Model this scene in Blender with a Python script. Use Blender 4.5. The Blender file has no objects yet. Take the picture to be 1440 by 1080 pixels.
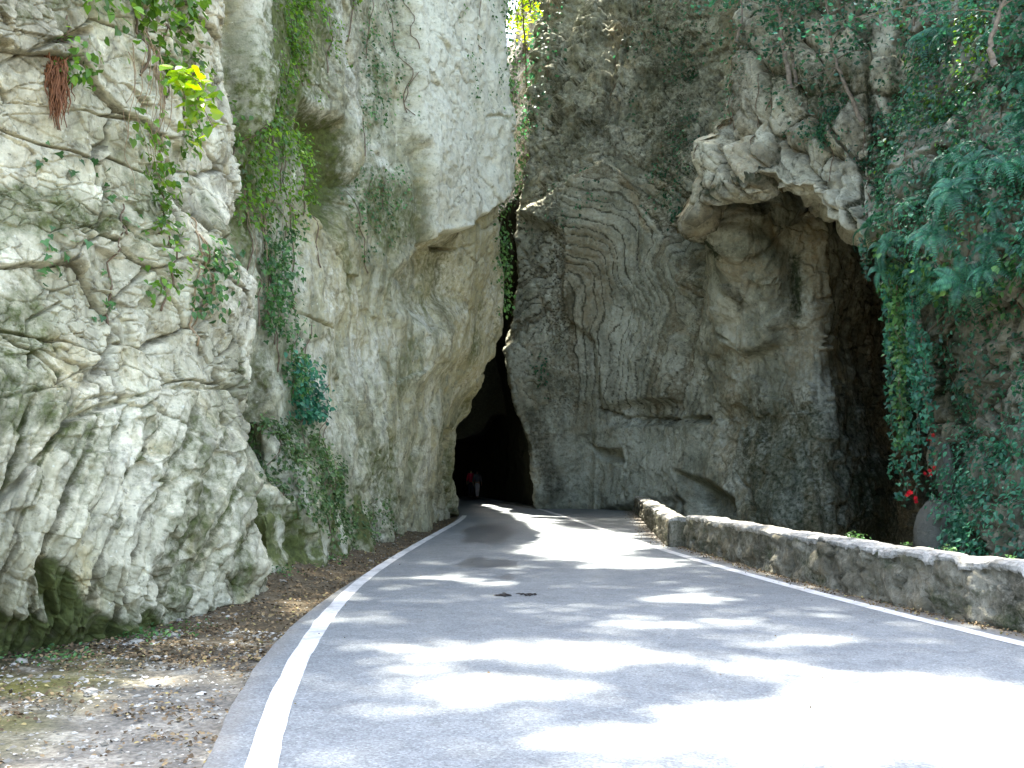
import bpy, math, random
import numpy as np
from mathutils import Vector, Matrix

random.seed(7)
RNG = np.random.default_rng(7)
f32 = np.float32
from concurrent.futures import ThreadPoolExecutor
POOL = ThreadPoolExecutor(4)
scene = bpy.context.scene
COL = scene.collection

# ------------------------------------------------------------------ camera model
AZ_, EL_ = math.radians(-4), math.radians(70)      # the sun
W, H, F = 1440, 1080, 1480.0
HOR, CH = 662.0, 1.6
TH = math.atan((HOR - 540) / F)
cT, sT = math.cos(TH), math.sin(TH)


def ray(px, py):
    x = (np.asarray(px, float) - 720) / F
    y = (540 - np.asarray(py, float)) / F
    fy = cT - y * sT
    return x / fy, (sT + y * cT) / fy


def P(px, py, d):
    rx, rz = ray(px, py)
    d = np.asarray(d, float)
    return np.stack([rx * d, d + 0 * rx, CH + rz * d], -1)


def G(px, py, z=0.0):
    rx, rz = ray(px, py)
    d = (z - CH) / rz
    return np.array([rx * d, d])


def toimg(p):
    p = np.asarray(p, float)
    y, z = p[..., 1], p[..., 2] - CH
    dep = y * cT + z * sT
    up = -y * sT + z * cT
    return 720 + F * p[..., 0] / dep, 540 - F * up / dep


# ------------------------------------------------------------------ noise
def _hash(ix, iy, iz, seed):
    n = (ix.astype(np.uint32) * np.uint32(374761393) + iy.astype(np.uint32) * np.uint32(668265263)
         + iz.astype(np.uint32) * np.uint32(2246822519) + np.uint32((seed * 3266489917 + 974634777) & 0xffffffff))
    n = (n ^ (n >> np.uint32(15))) * np.uint32(2246822519)
    n = (n ^ (n >> np.uint32(13))) * np.uint32(3266489917)
    return n ^ (n >> np.uint32(16))


def threaded(fn):
    def run(p, *a, **k):
        p = np.asarray(p, f32)
        if p.ndim < 2 or p.size < 60000: return fn(p, *a, **k)
        parts = np.array_split(p, 4, axis=0)
        out = list(POOL.map(lambda q: fn(q, *a, **k), parts))
        if isinstance(out[0], tuple): return tuple(np.concatenate(z) for z in zip(*out))
        return np.concatenate(out)
    return run


@threaded
def pn(p, seed=0):
    """gradient noise, about -1..1"""
    p = np.asarray(p, f32)
    i = np.floor(p).astype(np.int32)
    fr = p - i
    u = fr * fr * fr * (fr * (fr * 6 - 15) + 10)
    out = np.zeros(p.shape[:-1], f32)
    for a in (0, 1):
        wx = u[..., 0] if a else 1 - u[..., 0]
        for b in (0, 1):
            wy = u[..., 1] if b else 1 - u[..., 1]
            for c in (0, 1):
                wz = u[..., 2] if c else 1 - u[..., 2]
                h = _hash(i[..., 0] + a, i[..., 1] + b, i[..., 2] + c, seed)
                gx = (h & np.uint32(1023)).astype(f32) / 511.5 - 1
                gy = ((h >> np.uint32(10)) & np.uint32(1023)).astype(f32) / 511.5 - 1
                gz = ((h >> np.uint32(20)) & np.uint32(1023)).astype(f32) / 511.5 - 1
                out += wx * wy * wz * (gx * (fr[..., 0] - a) + gy * (fr[..., 1] - b) + gz * (fr[..., 2] - c))
    return out * 1.3


ROT = np.array([[0.36, 0.48, -0.8], [-0.8, 0.6, 0.0], [0.48, 0.64, 0.6]], f32)


def fbm(p, oct=4, seed=0, gain=0.5, ridged=False):
    p = np.asarray(p, f32)
    a, s, tot = 1.0, 0.0, 0.0
    for o in range(oct):
        n = pn(p, seed + o)
        if ridged:
            n = 1 - 2 * np.abs(n)
        s = s + a * n
        tot += a
        a *= gain
        p = (p @ ROT) * f32(2.03) + f32(11.7)
    return s / tot


@threaded
def worley(p, seed=0, jit=0.9):
    """F1, F2, vector to the nearest centre, three random numbers of its cell"""
    p = np.asarray(p, f32)
    i = np.floor(p).astype(np.int32)
    shp = p.shape[:-1]
    F1 = np.full(shp, 9.0, f32)
    F2 = np.full(shp, 9.0, f32)
    V = np.zeros(shp + (3,), f32)
    R = np.zeros(shp, np.uint32)
    for a in (-1, 0, 1):
        for b in (-1, 0, 1):
            for c in (-1, 0, 1):
                ix, iy, iz = i[..., 0] + a, i[..., 1] + b, i[..., 2] + c
                h = _hash(ix, iy, iz, seed)
                dx = ix + 0.5 + jit * ((h & np.uint32(1023)).astype(f32) / 1023 - .5) - p[..., 0]
                dy = iy + 0.5 + jit * (((h >> np.uint32(10)) & np.uint32(1023)).astype(f32) / 1023 - .5) - p[..., 1]
                dz = iz + 0.5 + jit * (((h >> np.uint32(20)) & np.uint32(1023)).astype(f32) / 1023 - .5) - p[..., 2]
                d = np.sqrt(dx * dx + dy * dy + dz * dz)
                m = d < F1
                F2 = np.where(m, F1, np.minimum(F2, d))
                F1 = np.where(m, d, F1)
                V[m, 0] = -dx[m]; V[m, 1] = -dy[m]; V[m, 2] = -dz[m]
                R = np.where(m, h, R)
    r2 = _hash(R.astype(np.int32), R.astype(np.int32), R.astype(np.int32), seed + 91)
    rr = np.stack([(r2 & np.uint32(1023)).astype(f32) / 1023, ((r2 >> np.uint32(10)) & np.uint32(1023)).astype(f32) / 1023,
                   ((r2 >> np.uint32(20)) & np.uint32(1023)).astype(f32) / 1023], -1)
    return F1, F2, V, rr


def sstep(a, b, x):
    t = np.clip((x - a) / (b - a), 0, 1)
    return t * t * (3 - 2 * t)


def blocks(p, scale, seed, tilt=1.0, crack=0.07, warp=0.25):
    """faceted block relief (about -.6..+.6, cell units) and a crack mask"""
    q = p * np.asarray(scale, f32)
    q = q + 1.5 * warp * np.stack([fbm(q * 0.9, 3, seed + 5, .6), fbm(q * 0.9 + 31, 3, seed + 6, .6), fbm(q * 0.9 + 57, 3, seed + 7, .6)], -1)
    F1, F2, V, r = worley(q, seed)
    d = (r[..., 0] - .5) + tilt * ((r[..., 1] - .5) * V[..., 0] + (r[..., 2] - .5) * V[..., 2] + (r[..., 0] - .5) * V[..., 1])
    ck = 1 - sstep(0.0, crack, F2 - F1)
    return d, ck, r


def polydist(px, py, pts, closed=False):
    pts = [np.asarray(q, float) for q in pts]
    n = len(pts)
    best = np.full(px.shape, 1e9)
    inside = np.zeros(px.shape, bool)
    for k in range(n if closed else n - 1):
        a, b = pts[k], pts[(k + 1) % n]
        ab = b - a
        t = np.clip(((px - a[0]) * ab[0] + (py - a[1]) * ab[1]) / (ab @ ab), 0, 1)
        best = np.minimum(best, np.hypot(px - a[0] - t * ab[0], py - a[1] - t * ab[1]))
        if closed:
            c = (a[1] > py) != (b[1] > py)
            with np.errstate(divide='ignore', invalid='ignore'):
                xi = (b[0] - a[0]) * (py - a[1]) / (b[1] - a[1]) + a[0]
            inside ^= c & (px < xi)
    return np.where(inside, -best, best) if closed else best


# ------------------------------------------------------------------ mesh / object helpers
def mesh_np(name, V, faces, mat, parent=None, smooth=False, link=True):
    """faces: int array (n,k) or list of such arrays"""
    if not isinstance(faces, list):
        faces = [faces]
    me = bpy.data.meshes.new(name)
    V = np.ascontiguousarray(V, f32).reshape(-1, 3)
    me.vertices.add(len(V))
    me.vertices.foreach_set('co', V.ravel())
    tot = np.concatenate([np.full(len(f), f.shape[1], np.int32) for f in faces])
    idx = np.concatenate([f.ravel() for f in faces]).astype(np.int32)
    me.loops.add(len(idx))
    me.loops.foreach_set('vertex_index', idx)
    me.polygons.add(len(tot))
    st = np.concatenate([[0], np.cumsum(tot)[:-1]]).astype(np.int32)
    me.polygons.foreach_set('loop_start', st)
    me.polygons.foreach_set('use_smooth', np.full(len(tot), smooth, bool))
    me.update(calc_edges=True)
    me.validate()
    if mat:
        me.materials.append(mat)
    o = bpy.data.objects.new(name, me)
    COL.objects.link(o)
    if parent:
        o.parent = parent
    return o


def tag(o, label=None, cat=None, group=None, kind=None):
    if label: o['label'] = label
    if cat: o['category'] = cat
    if group: o['group'] = group
    if kind: o['kind'] = kind
    return o


def empty(name, loc=(0, 0, 0)):
    o = bpy.data.objects.new(name, None)
    o.empty_display_size = 0.2
    o.location = loc
    COL.objects.link(o)
    return o


class MB:
    """collects geometry for one mesh object"""
    def __init__(s):
        s.V, s.Fq, s.Ft, s.n = [], [], [], 0

    def add(s, V, quads=None, tris=None):
        V = np.asarray(V, float).reshape(-1, 3)
        if quads is not None and len(quads): s.Fq.append(np.asarray(quads, np.int64) + s.n)
        if tris is not None and len(tris): s.Ft.append(np.asarray(tris, np.int64) + s.n)
        s.V.append(V); s.n += len(V)

    def tube(s, pts, rad, k=6, cap=True):
        pts = np.asarray(pts, float)
        n = len(pts)
        rad = np.broadcast_to(np.asarray(rad, float), (n,))
        T = np.gradient(pts, axis=0)
        T /= np.linalg.norm(T, axis=1)[:, None] + 1e-9
        ref = np.array([0.31, 0.23, 0.92]) if abs(T[0] @ np.array([0.31, 0.23, 0.92])) < .9 else np.array([1., 0, 0])
        U = np.cross(T, ref); U /= np.linalg.norm(U, axis=1)[:, None] + 1e-9
        B = np.cross(T, U)
        a = np.arange(k) * 2 * math.pi / k
        ring = pts[:, None] + rad[:, None, None] * (np.cos(a)[None, :, None] * U[:, None] + np.sin(a)[None, :, None] * B[:, None])
        i = np.arange(n - 1)[:, None] * k
        j = np.arange(k)[None]
        jn = (j + 1) % k
        q = np.stack([i + j, i + jn, i + k + jn, i + k + j], -1).reshape(-1, 4)
        s.add(ring.reshape(-1, 3), q)
        if cap:
            b = s.n - n * k
            for off in (0, (n - 1) * k):
                s.V.append(pts[[0 if off == 0 else -1]]); c = s.n; s.n += 1
                s.Ft.append(np.array([[b + off + x, b + off + (x + 1) % k, c] for x in range(k)]))

    def build(s, name, mat, parent=None, smooth=False):
        fs = []
        if s.Fq: fs.append(np.concatenate(s.Fq))
        if s.Ft: fs.append(np.concatenate(s.Ft))
        return mesh_np(name, np.concatenate(s.V), fs, mat, parent, smooth)


# ------------------------------------------------------------------ materials
def newmat(name):
    m = bpy.data.materials.new(name)
    m.use_nodes = True
    nt = m.node_tree
    return m, nt, nt.nodes, nt.links, nt.nodes['Principled BSDF']


def N(nodes, t, **kw):
    n = nodes.new(t)
    for k, v in kw.items():
        if k.startswith('i_'):
            n.inputs[k[2:].replace('_', ' ')].default_value = v
        else:
            setattr(n, k, v)
    return n


def ramp(nodes, stops):
    r = nodes.new('ShaderNodeValToRGB')
    e = r.color_ramp.elements
    while len(e) > 1: e.remove(e[0])
    e[0].position = stops[0][0]; e[0].color = stops[0][1]
    for p, c in stops[1:]:
        x = e.new(p); x.color = c
    return r


def g(v): return (v, v, v, 1)
def c4(c): return (c[0], c[1], c[2], 1)


def mixc(nodes, links, fac, a, b, blend='MIX'):
    m = nodes.new('ShaderNodeMix'); m.data_type = 'RGBA'; m.blend_type = blend
    for sock, v in ((m.inputs[0], fac), (m.inputs[6], a), (m.inputs[7], b)):
        if hasattr(v, 'is_output'): links.new(v, sock)
        elif isinstance(v, (int, float)): sock.default_value = v
        else: sock.default_value = c4(v)
    return m.outputs[2]


def rockmat(name, pale, mid, dark, ochre, moss=(0.055, 0.062, 0.022), sc=1.0, streak=0.5, bump=0.6):
    m, nt, nd, lk, bs = newmat(name)
    tc = N(nd, 'ShaderNodeTexCoord')
    at = N(nd, 'ShaderNodeAttribute', attribute_name='mask')      # r moss, g dark weathering and painted shade, b ochre
    sep = N(nd, 'ShaderNodeSeparateColor'); lk.new(at.outputs['Color'], sep.inputs[0])

    def noise(scale, detail, rough, vec=None, dist=0.0):
        n = N(nd, 'ShaderNodeTexNoise'); n.inputs['Scale'].default_value = scale * sc
        n.inputs['Detail'].default_value = detail; n.inputs['Roughness'].default_value = rough
        n.inputs['Distortion'].default_value = dist
        lk.new(vec or tc.outputs['Object'], n.inputs['Vector'])
        return n.outputs['Fac']
    n1 = noise(0.55, 7, .62, dist=.6)
    r1 = ramp(nd, [(.3, c4(dark)), (.46, c4(mid)), (.62, c4(pale))]); lk.new(n1, r1.inputs[0])
    col = r1.outputs[0]
    n2 = noise(5.0, 9, .72, dist=.3)
    r2 = ramp(nd, [(.33, g(.26)), (.46, g(.88)), (.58, g(1.08)), (.72, g(1.75))]); lk.new(n2, r2.inputs[0])
    col = mixc(nd, lk, 0.85, col, r2.outputs[0], 'MULTIPLY')
    # ochre and rust staining
    n3 = noise(0.9, 5, .6, dist=1.2)
    r3 = ramp(nd, [(.53, g(0)), (.7, g(.6))]); lk.new(n3, r3.inputs[0])
    col = mixc(nd, lk, r3.outputs[0], col, ochre)
    nb = noise(7, 8, .7)

    def broke(sock):
        k = N(nd, 'ShaderNodeMath', operation='MULTIPLY_ADD'); lk.new(nb, k.inputs[0]); k.inputs[1].default_value = 2.0; k.inputs[2].default_value = -1.0
        a = N(nd, 'ShaderNodeMath', operation='ADD'); lk.new(sock, a.inputs[0]); lk.new(k.outputs[0], a.inputs[1])
        r = ramp(nd, [(.12, g(0)), (.78, g(.95))]); lk.new(a.outputs[0], r.inputs[0]); return r.outputs[0]
    col = mixc(nd, lk, broke(sep.outputs[2]), col, ochre)
    # vertical water streaks
    mp = N(nd, 'ShaderNodeMapping'); mp.inputs['Scale'].default_value = (1.7, 1.7, .16); lk.new(tc.outputs['Object'], mp.inputs[0])
    n4 = noise(1.5, 6, .62, mp.outputs[0], .5)
    r4 = ramp(nd, [(.5, g(0)), (.66, g(streak))]); lk.new(n4, r4.inputs[0])
    col = mixc(nd, lk, r4.outputs[0], col, tuple(x * .36 for x in mid))
    r4b = ramp(nd, [(.3, g(.5)), (.44, g(0))]); lk.new(n4, r4b.inputs[0])
    col = mixc(nd, lk, r4b.outputs[0], col, tuple(min(1, x * 1.12) for x in pale))
    # tiny white glints painted as pale specks
    n5 = noise(16, 4, .6)
    r5 = ramp(nd, [(.66, g(0)), (.72, g(.8))]); lk.new(n5, r5.inputs[0])
    col = mixc(nd, lk, r5.outputs[0], col, tuple(min(.8, x * 1.35) for x in pale))
    # dark lichen specks
    n6 = noise(21, 5, .65)
    r6 = ramp(nd, [(.6, g(0)), (.68, g(.65))]); lk.new(n6, r6.inputs[0])
    col = mixc(nd, lk, r6.outputs[0], col, tuple(x * .25 for x in mid))
    # weathering, painted shade and moss masks, broken up by fine noise
    col = mixc(nd, lk, broke(at.outputs['Alpha']), col, tuple(min(.85, x * 1.22) for x in pale))
    col = mixc(nd, lk, broke(sep.outputs[1]), col, tuple(x * .27 for x in (mid[0], mid[1] * .96, mid[2] * .86)))
    n7 = noise(9, 5, .7)
    mossc = ramp(nd, [(.35, c4(tuple(x * .55 for x in moss))), (.7, c4(tuple(x * 1.5 for x in moss)))]); lk.new(n7, mossc.inputs[0])
    col = mixc(nd, lk, broke(sep.outputs[0]), col, mossc.outputs[0])
    lk.new(col, bs.inputs['Base Color'])
    bs.inputs['Roughness'].default_value = .92
    bs.inputs['Specular IOR Level'].default_value = .2
    nf = noise(9, 12, .72, dist=.4)
    b1 = N(nd, 'ShaderNodeBump'); b1.inputs['Strength'].default_value = bump; b1.inputs['Distance'].default_value = .07
    lk.new(nf, b1.inputs['Height'])
    lk.new(b1.outputs[0], bs.inputs['Normal'])
    return m


def leafmat(name, dark, mid, light, rough=.42, trans=.35, spec=.4):
    m, nt, nd, lk, bs = newmat(name)
    ge = N(nd, 'ShaderNodeNewGeometry')
    r = ramp(nd, [(0, c4(dark)), (.55, c4(mid)), (1, c4(light))]); lk.new(ge.outputs['Random Per Island'], r.inputs[0])
    tc = N(nd, 'ShaderNodeTexCoord')
    n = N(nd, 'ShaderNodeTexNoise'); n.inputs['Scale'].default_value = 1.1; n.inputs['Detail'].default_value = 3; lk.new(tc.outputs['Object'], n.inputs['Vector'])
    rr = ramp(nd, [(.35, g(.65)), (.65, g(1.35))]); lk.new(n.outputs['Fac'], rr.inputs[0])
    col = mixc(nd, lk, 1.0, r.outputs[0], rr.outputs[0], 'MULTIPLY')
    lk.new(col, bs.inputs['Base Color'])
    bs.inputs['Roughness'].default_value = rough
    bs.inputs['Specular IOR Level'].default_value = spec
    tr = N(nd, 'ShaderNodeBsdfTranslucent')
    hs = N(nd, 'ShaderNodeHueSaturation'); hs.inputs['Hue'].default_value = .48; hs.inputs['Saturation'].default_value = 1.1; hs.inputs['Value'].default_value = 1.7
    lk.new(col, hs.inputs['Color']); lk.new(hs.outputs[0], tr.inputs['Color'])
    ms = N(nd, 'ShaderNodeMixShader'); ms.inputs[0].default_value = trans
    lk.new(bs.outputs[0], ms.inputs[1]); lk.new(tr.outputs[0], ms.inputs[2])
    lk.new(ms.outputs[0], nd['Material Output'].inputs['Surface'])
    return m


def plain(name, col, rough=.8, var=.25, scale=8, bump=0.0, spec=.3):
    m, nt, nd, lk, bs = newmat(name)
    tc = N(nd, 'ShaderNodeTexCoord')
    n = N(nd, 'ShaderNodeTexNoise'); n.inputs['Scale'].default_value = scale; n.inputs['Detail'].default_value = 6; lk.new(tc.outputs['Object'], n.inputs['Vector'])
    r = ramp(nd, [(.3, c4(tuple(x * (1 - var) for x in col))), (.7, c4(tuple(min(1, x * (1 + var)) for x in col)))]); lk.new(n.outputs['Fac'], r.inputs[0])
    lk.new(r.outputs[0], bs.inputs['Base Color']); bs.inputs['Roughness'].default_value = rough
    bs.inputs['Specular IOR Level'].default_value = spec
    if bump:
        b = N(nd, 'ShaderNodeBump'); b.inputs['Strength'].default_value = bump; b.inputs['Distance'].default_value = .02
        lk.new(n.outputs['Fac'], b.inputs['Height']); lk.new(b.outputs[0], bs.inputs['Normal'])
    return m


def litmat(name, stops):
    m, nt, nd, lk, bs = newmat(name)
    ge = N(nd, 'ShaderNodeNewGeometry')
    r = ramp(nd, [(p, c4(c)) for p, c in stops]); lk.new(ge.outputs['Random Per Island'], r.inputs[0])
    lk.new(r.outputs[0], bs.inputs['Base Color']); bs.inputs['Roughness'].default_value = .8
    bs.inputs['Specular IOR Level'].default_value = .2
    return m


M = {}
M['rockA'] = rockmat('limestone_pale', (.72, .675, .48), (.52, .485, .325), (.27, .26, .145), (.50, .41, .19), moss=(.085, .10, .028), streak=.65)
M['rockB'] = rockmat('limestone_grey', (.62, .60, .44), (.415, .40, .25), (.19, .19, .105), (.44, .37, .16), moss=(.10, .115, .03), streak=.45)
M['rockC'] = rockmat('limestone_folded', (.48, .485, .375), (.295, .30, .215), (.13, .138, .092), (.315, .25, .135), moss=(.032, .045, .02), streak=.35)
M['rockD'] = rockmat('limestone_overhang', (.54, .515, .37), (.33, .305, .205), (.14, .13, .083), (.34, .26, .135), moss=(.03, .045, .018), streak=.3)
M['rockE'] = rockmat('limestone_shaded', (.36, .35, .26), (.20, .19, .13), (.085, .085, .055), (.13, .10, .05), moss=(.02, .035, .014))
M['rockT'] = rockmat('tunnel_rock', (.72, .68, .55), (.58, .53, .40), (.34, .30, .21), (.55, .44, .24), moss=(.03, .03, .015))
M['ivy_dark'] = leafmat('leaf_dark', (.02, .075, .042), (.04, .135, .068), (.075, .21, .095), rough=.38, spec=.5)
M['ivy_mid'] = leafmat('leaf_mid', (.035, .10, .03), (.07, .18, .05), (.13, .26, .075))
M['ivy_bright'] = leafmat('leaf_bright', (.05, .12, .018), (.10, .22, .03), (.18, .33, .045), trans=.45)
M['ivy_sunlit'] = leafmat('leaf_sunlit', (.13, .26, .018), (.22, .38, .025), (.36, .46, .04), trans=.5)  # backlit leaves: the sun shining through is put into the colour
M['fern'] = leafmat('leaf_fern', (.025, .105, .065), (.05, .18, .10), (.085, .27, .14), rough=.4)
M['moss_leaf'] = leafmat('leaf_moss', (.045, .09, .025), (.08, .15, .04), (.13, .21, .06), rough=.6, trans=.2)
M['canopy'] = leafmat('leaf_canopy', (.03, .08, .02), (.05, .12, .03), (.08, .17, .04), trans=.3)
M['stem'] = plain('vine_stem', (.17, .12, .075), .9, .4, 14)
M['dry'] = plain('dry_vine', (.33, .24, .14), .9, .4, 20)
M['root'] = plain('root_fibre', (.19, .085, .04), .95, .4, 18)
M['bark'] = plain('bark', (.20, .16, .11), .9, .4, 12, .5)
M['litter'] = litmat('leaf_litter', [(0, (.065, .045, .025)), (.4, (.14, .095, .05)), (.7, (.22, .155, .085)), (.9, (.29, .21, .10)), (1, (.34, .29, .11))])
M['chips'] = litmat('stone_chips', [(0, (.14, .13, .10)), (.5, (.28, .265, .215)), (1, (.50, .48, .41))])
M['stone'] = plain('loose_stone', (.30, .28, .23), .9, .3, 9, .5)
M['red'] = leafmat('petal_red', (.55, .01, .01), (.7, .015, .012), (.8, .03, .02), rough=.6, trans=.25)
M['debris'] = plain('debris', (.035, .03, .025), .9, .5, 30, .5)

# ------------------------------------------------------------------ relief surfaces (cliffs)
class Rel: pass


def box1(a, k, ax):
    if k < 2: return a
    pad = [(0, 0), (0, 0)]
    pad[ax] = (k, k)
    b = np.pad(a, pad, mode='edge')
    c = np.cumsum(b, axis=ax)
    n = a.shape[ax]
    hi = np.take(c, np.arange(n) + 2 * k, axis=ax)
    lo = np.take(c, np.arange(n) - 0, axis=ax)
    return (hi - lo) / (2 * k)


def relief(PX, PY, D, step=1.7, smooth=(9, 9)):
    """control grid of picture points with distances -> fine grid of world points with normals"""
    PX, PY, D = [np.asarray(a, float) for a in (PX, PY, D)]
    pts = P(PX, PY, D)
    def counts(ax):
        L = np.linalg.norm(np.diff(pts, axis=ax), axis=2)
        mid = (np.take(D, range(1, D.shape[ax]), axis=ax) + np.take(D, range(D.shape[ax] - 1), axis=ax)) / 2
        n = np.median(L / (mid / F * step), axis=1 - ax)
        pxl = np.hypot(np.diff(PX, axis=ax), np.diff(PY, axis=ax)).max(axis=1 - ax) / step
        return np.clip(np.minimum(n, np.maximum(pxl * 1.6, 26)), 2, 400).astype(int) + 1
    def up(a, cnt, ax):
        out = []
        for k, n in enumerate(cnt):
            t = np.arange(n) / n
            A = np.take(a, [k], axis=ax); B = np.take(a, [k + 1], axis=ax)
            t = t[:, None] if ax == 0 else t[None]
            out.append(A + (B - A) * t)
        out.append(np.take(a, [-1], axis=ax))
        return np.concatenate(out, axis=ax)
    c0, c1 = counts(0), counts(1)
    r = Rel()
    r.px, r.py, dd = [up(up(a, c0, 0), c1, 1) for a in (PX, PY, D)]
    for k in range(2):
        dd = box1(box1(dd, smooth[0], 0), smooth[1], 1)
        r.px = box1(r.px, smooth[0] // 2 + 1, 0); r.py = box1(r.py, smooth[0] // 2 + 1, 0)
    r.p = P(r.px, r.py, dd).astype(f32)
    r.sh = dd.shape
    r.nrm = normals(r.p)
    view = np.array([0, 0, CH]) - r.p
    r.flip = np.median(np.einsum('ijk,ijk->ij', r.nrm, view)) < 0
    if r.flip: r.nrm = -r.nrm
    return r


def normals(p):
    du = np.gradient(p, axis=0); dv = np.gradient(p, axis=1)
    n = np.cross(dv, du)
    return n / (np.linalg.norm(n, axis=2, keepdims=True) + 1e-9)


def finish(r, name, disp, mask, mat, label):
    r.p = (r.p + r.nrm * disp[..., None]).astype(f32)
    r.nrm = normals(r.p) * (-1 if r.flip else 1)
    R, C = r.sh
    i = np.arange(R * C).reshape(R, C)
    q = np.stack([i[:-1, :-1], i[:-1, 1:], i[1:, 1:], i[1:, :-1]], -1).reshape(-1, 4)
    if not r.flip: q = q[:, ::-1]
    o = mesh_np(name, r.p, q, mat, smooth=True)
    a = o.data.attributes.new('mask', 'FLOAT_COLOR', 'POINT')
    m = np.ones((R * C, 4), f32)
    for k in range(4): m[:, k] = np.clip(mask[k], 0, 1).ravel() if k < len(mask) and mask[k] is not None else 0
    a.data.foreach_set('color', m.ravel())
    tag(o, label, None, None, 'structure')
    r.obj = o
    return o


def interp2(rows, px, py):
    """rows: [(py, [(px, d), ...]), ...]; bilinear lookup"""
    ys = np.array([r[0] for r in rows], float)
    vals = np.stack([np.interp(px, [c[0] for c in r[1]], [c[1] for c in r[1]]) for r in rows])
    py = np.broadcast_to(py, px.shape)
    k = np.clip(np.searchsorted(ys, py, side='right') - 1, 0, len(ys) - 2)
    t = np.clip((py - ys[k]) / (ys[k + 1] - ys[k]), 0, 1)
    ii = np.indices(px.shape)
    return vals[(k,) + tuple(ii)] * (1 - t) + vals[(k + 1,) + tuple(ii)] * t


def slab(r, poly, soft=4, wob=6, ws=.5, seed=3):
    w = wob * fbm(r.p * ws, 4, seed, .6)
    return 1 - sstep(-soft, soft, polydist(r.px, r.py, poly, True) + w)


def crack(r, line, wid=3, wob=9, ws=.8, seed=8):
    wx = wob * 1.5 * fbm(r.p * ws, 5, seed, .65); wy = wob * 1.5 * fbm(r.p * ws + 40, 5, seed, .65)
    m = sstep(-.35, .25, fbm(r.p * ws * .9 + 71, 3, seed + 1))
    wd = wid * (.3 + .8 * m)
    return (.15 + .85 * m) * (1 - sstep(wd * .2, wd, polydist(r.px + wx, r.py + wy, line)))


def rough(p, f, seed):
    return fbm(p * f, 5, seed, .6, True) * .6 + .5 * fbm(p * f * 2.7, 4, seed + 9, .65)


def region(r, poly, soft=40, wob=40, ws=.35, seed=13):
    return slab(r, poly, soft, wob, ws, seed)


# ---- near left cliff -------------------------------------------------------
pyA = [-210, -160, -60, 0, 80, 150, 260, 330, 400, 500, 580, 650, 730, 800, 850, 900, 960, 1030]
edA = [300, 305, 302, 300, 305, 312, 320, 312, 366, 350, 338, 350, 362, 374, 380, 384, 388, 390]
lean = [3.2, 1.0, .5, .35, .4, .5, .6, .45, .35, .3, .1, 0, -.1, 0, .2, .5, .65, .7]
PX, PY, D = [], [], []
for y, e, l in zip(pyA, edA, lean):
    cols = [-420, -200, -60, 40, 120, 200, 260, e - 45, e - 12, e, e - 4, e - 14, e - 40]
    d0 = np.interp(cols, [-420, -200, 0, 120, 230, 300, 345, 392], [7.0, 7.7, 8.7, 9.5, 10.7, 12.0, 12.9, 14.1])
    d0 = d0 + l
    if y < 320: d0 = d0 + np.interp(cols, [200, 320], [0, 1.2])
    d0[-3] += 1.0; d0[-2] += 2.4; d0[-1] += 4.5
    PX.append(cols); PY.append([y] * len(cols)); D.append(d0)
A = relief(PX, PY, D, 1.5)
p = A.p
low = sstep(520, 620, A.py + 40 * fbm(p * .6, 3, 4) - .12 * (A.px - 200))
disp = .30 * fbm(p * .55, 4, 1) + .10 * fbm(p * 1.8, 3, 2)
b1, k1, r1 = blocks(p, (1.0, .8, 1.5), 21, 1.0, .05, .14)
b2, k2, r2 = blocks(p, (2.6, 2.0, 3.9), 22, 1.2, .07, .12)
b3, k3, r3 = blocks(p, (7.5, 6, 10), 23, 1.2, .09, .12)
bm = (1 - .8 * low)
cl = .35 + .65 * sstep(-.25, .2, fbm(p * .55, 3, 49))
disp += bm * (.11 * b1 + .115 * cl * b2 * (r1[..., 1] > .25) + .04 * cl * b3 - .09 * k1 - .07 * cl * k2 * (r2[..., 2] > .4) - .03 * k3 * (r2[..., 0] > .5)) + .022 * rough(p, 2.2, 37)
# tufa ribs and grooves of the lower half, running down to the left
c = (A.px + .33 * A.py) / 46 + .55 * fbm(p * .9, 3, 31) + .18 * fbm(p * 3, 2, 32)
rib = 1 - np.abs(2 * (c - np.floor(c)) - 1)
rib = np.sqrt(np.clip(rib, 0, 1))
ribamp = .55 + .45 * pn(np.stack([np.floor(c), np.floor(c) * 0, p[..., 2] * .9], -1), 33)
c2 = c * 2.6 + .4 * fbm(p * 2.2, 2, 35)
rib2 = np.sqrt(np.clip(1 - np.abs(2 * (c2 - np.floor(c2)) - 1), 0, 1))
disp += low * (.27 * (rib - .7) * ribamp + .075 * (rib2 - .6) + .10 * fbm(p * 2.6, 5, 34, .55) + .05 * b2)
disp += .014 * fbm(p * 9, 4, 36, .6)
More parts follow.
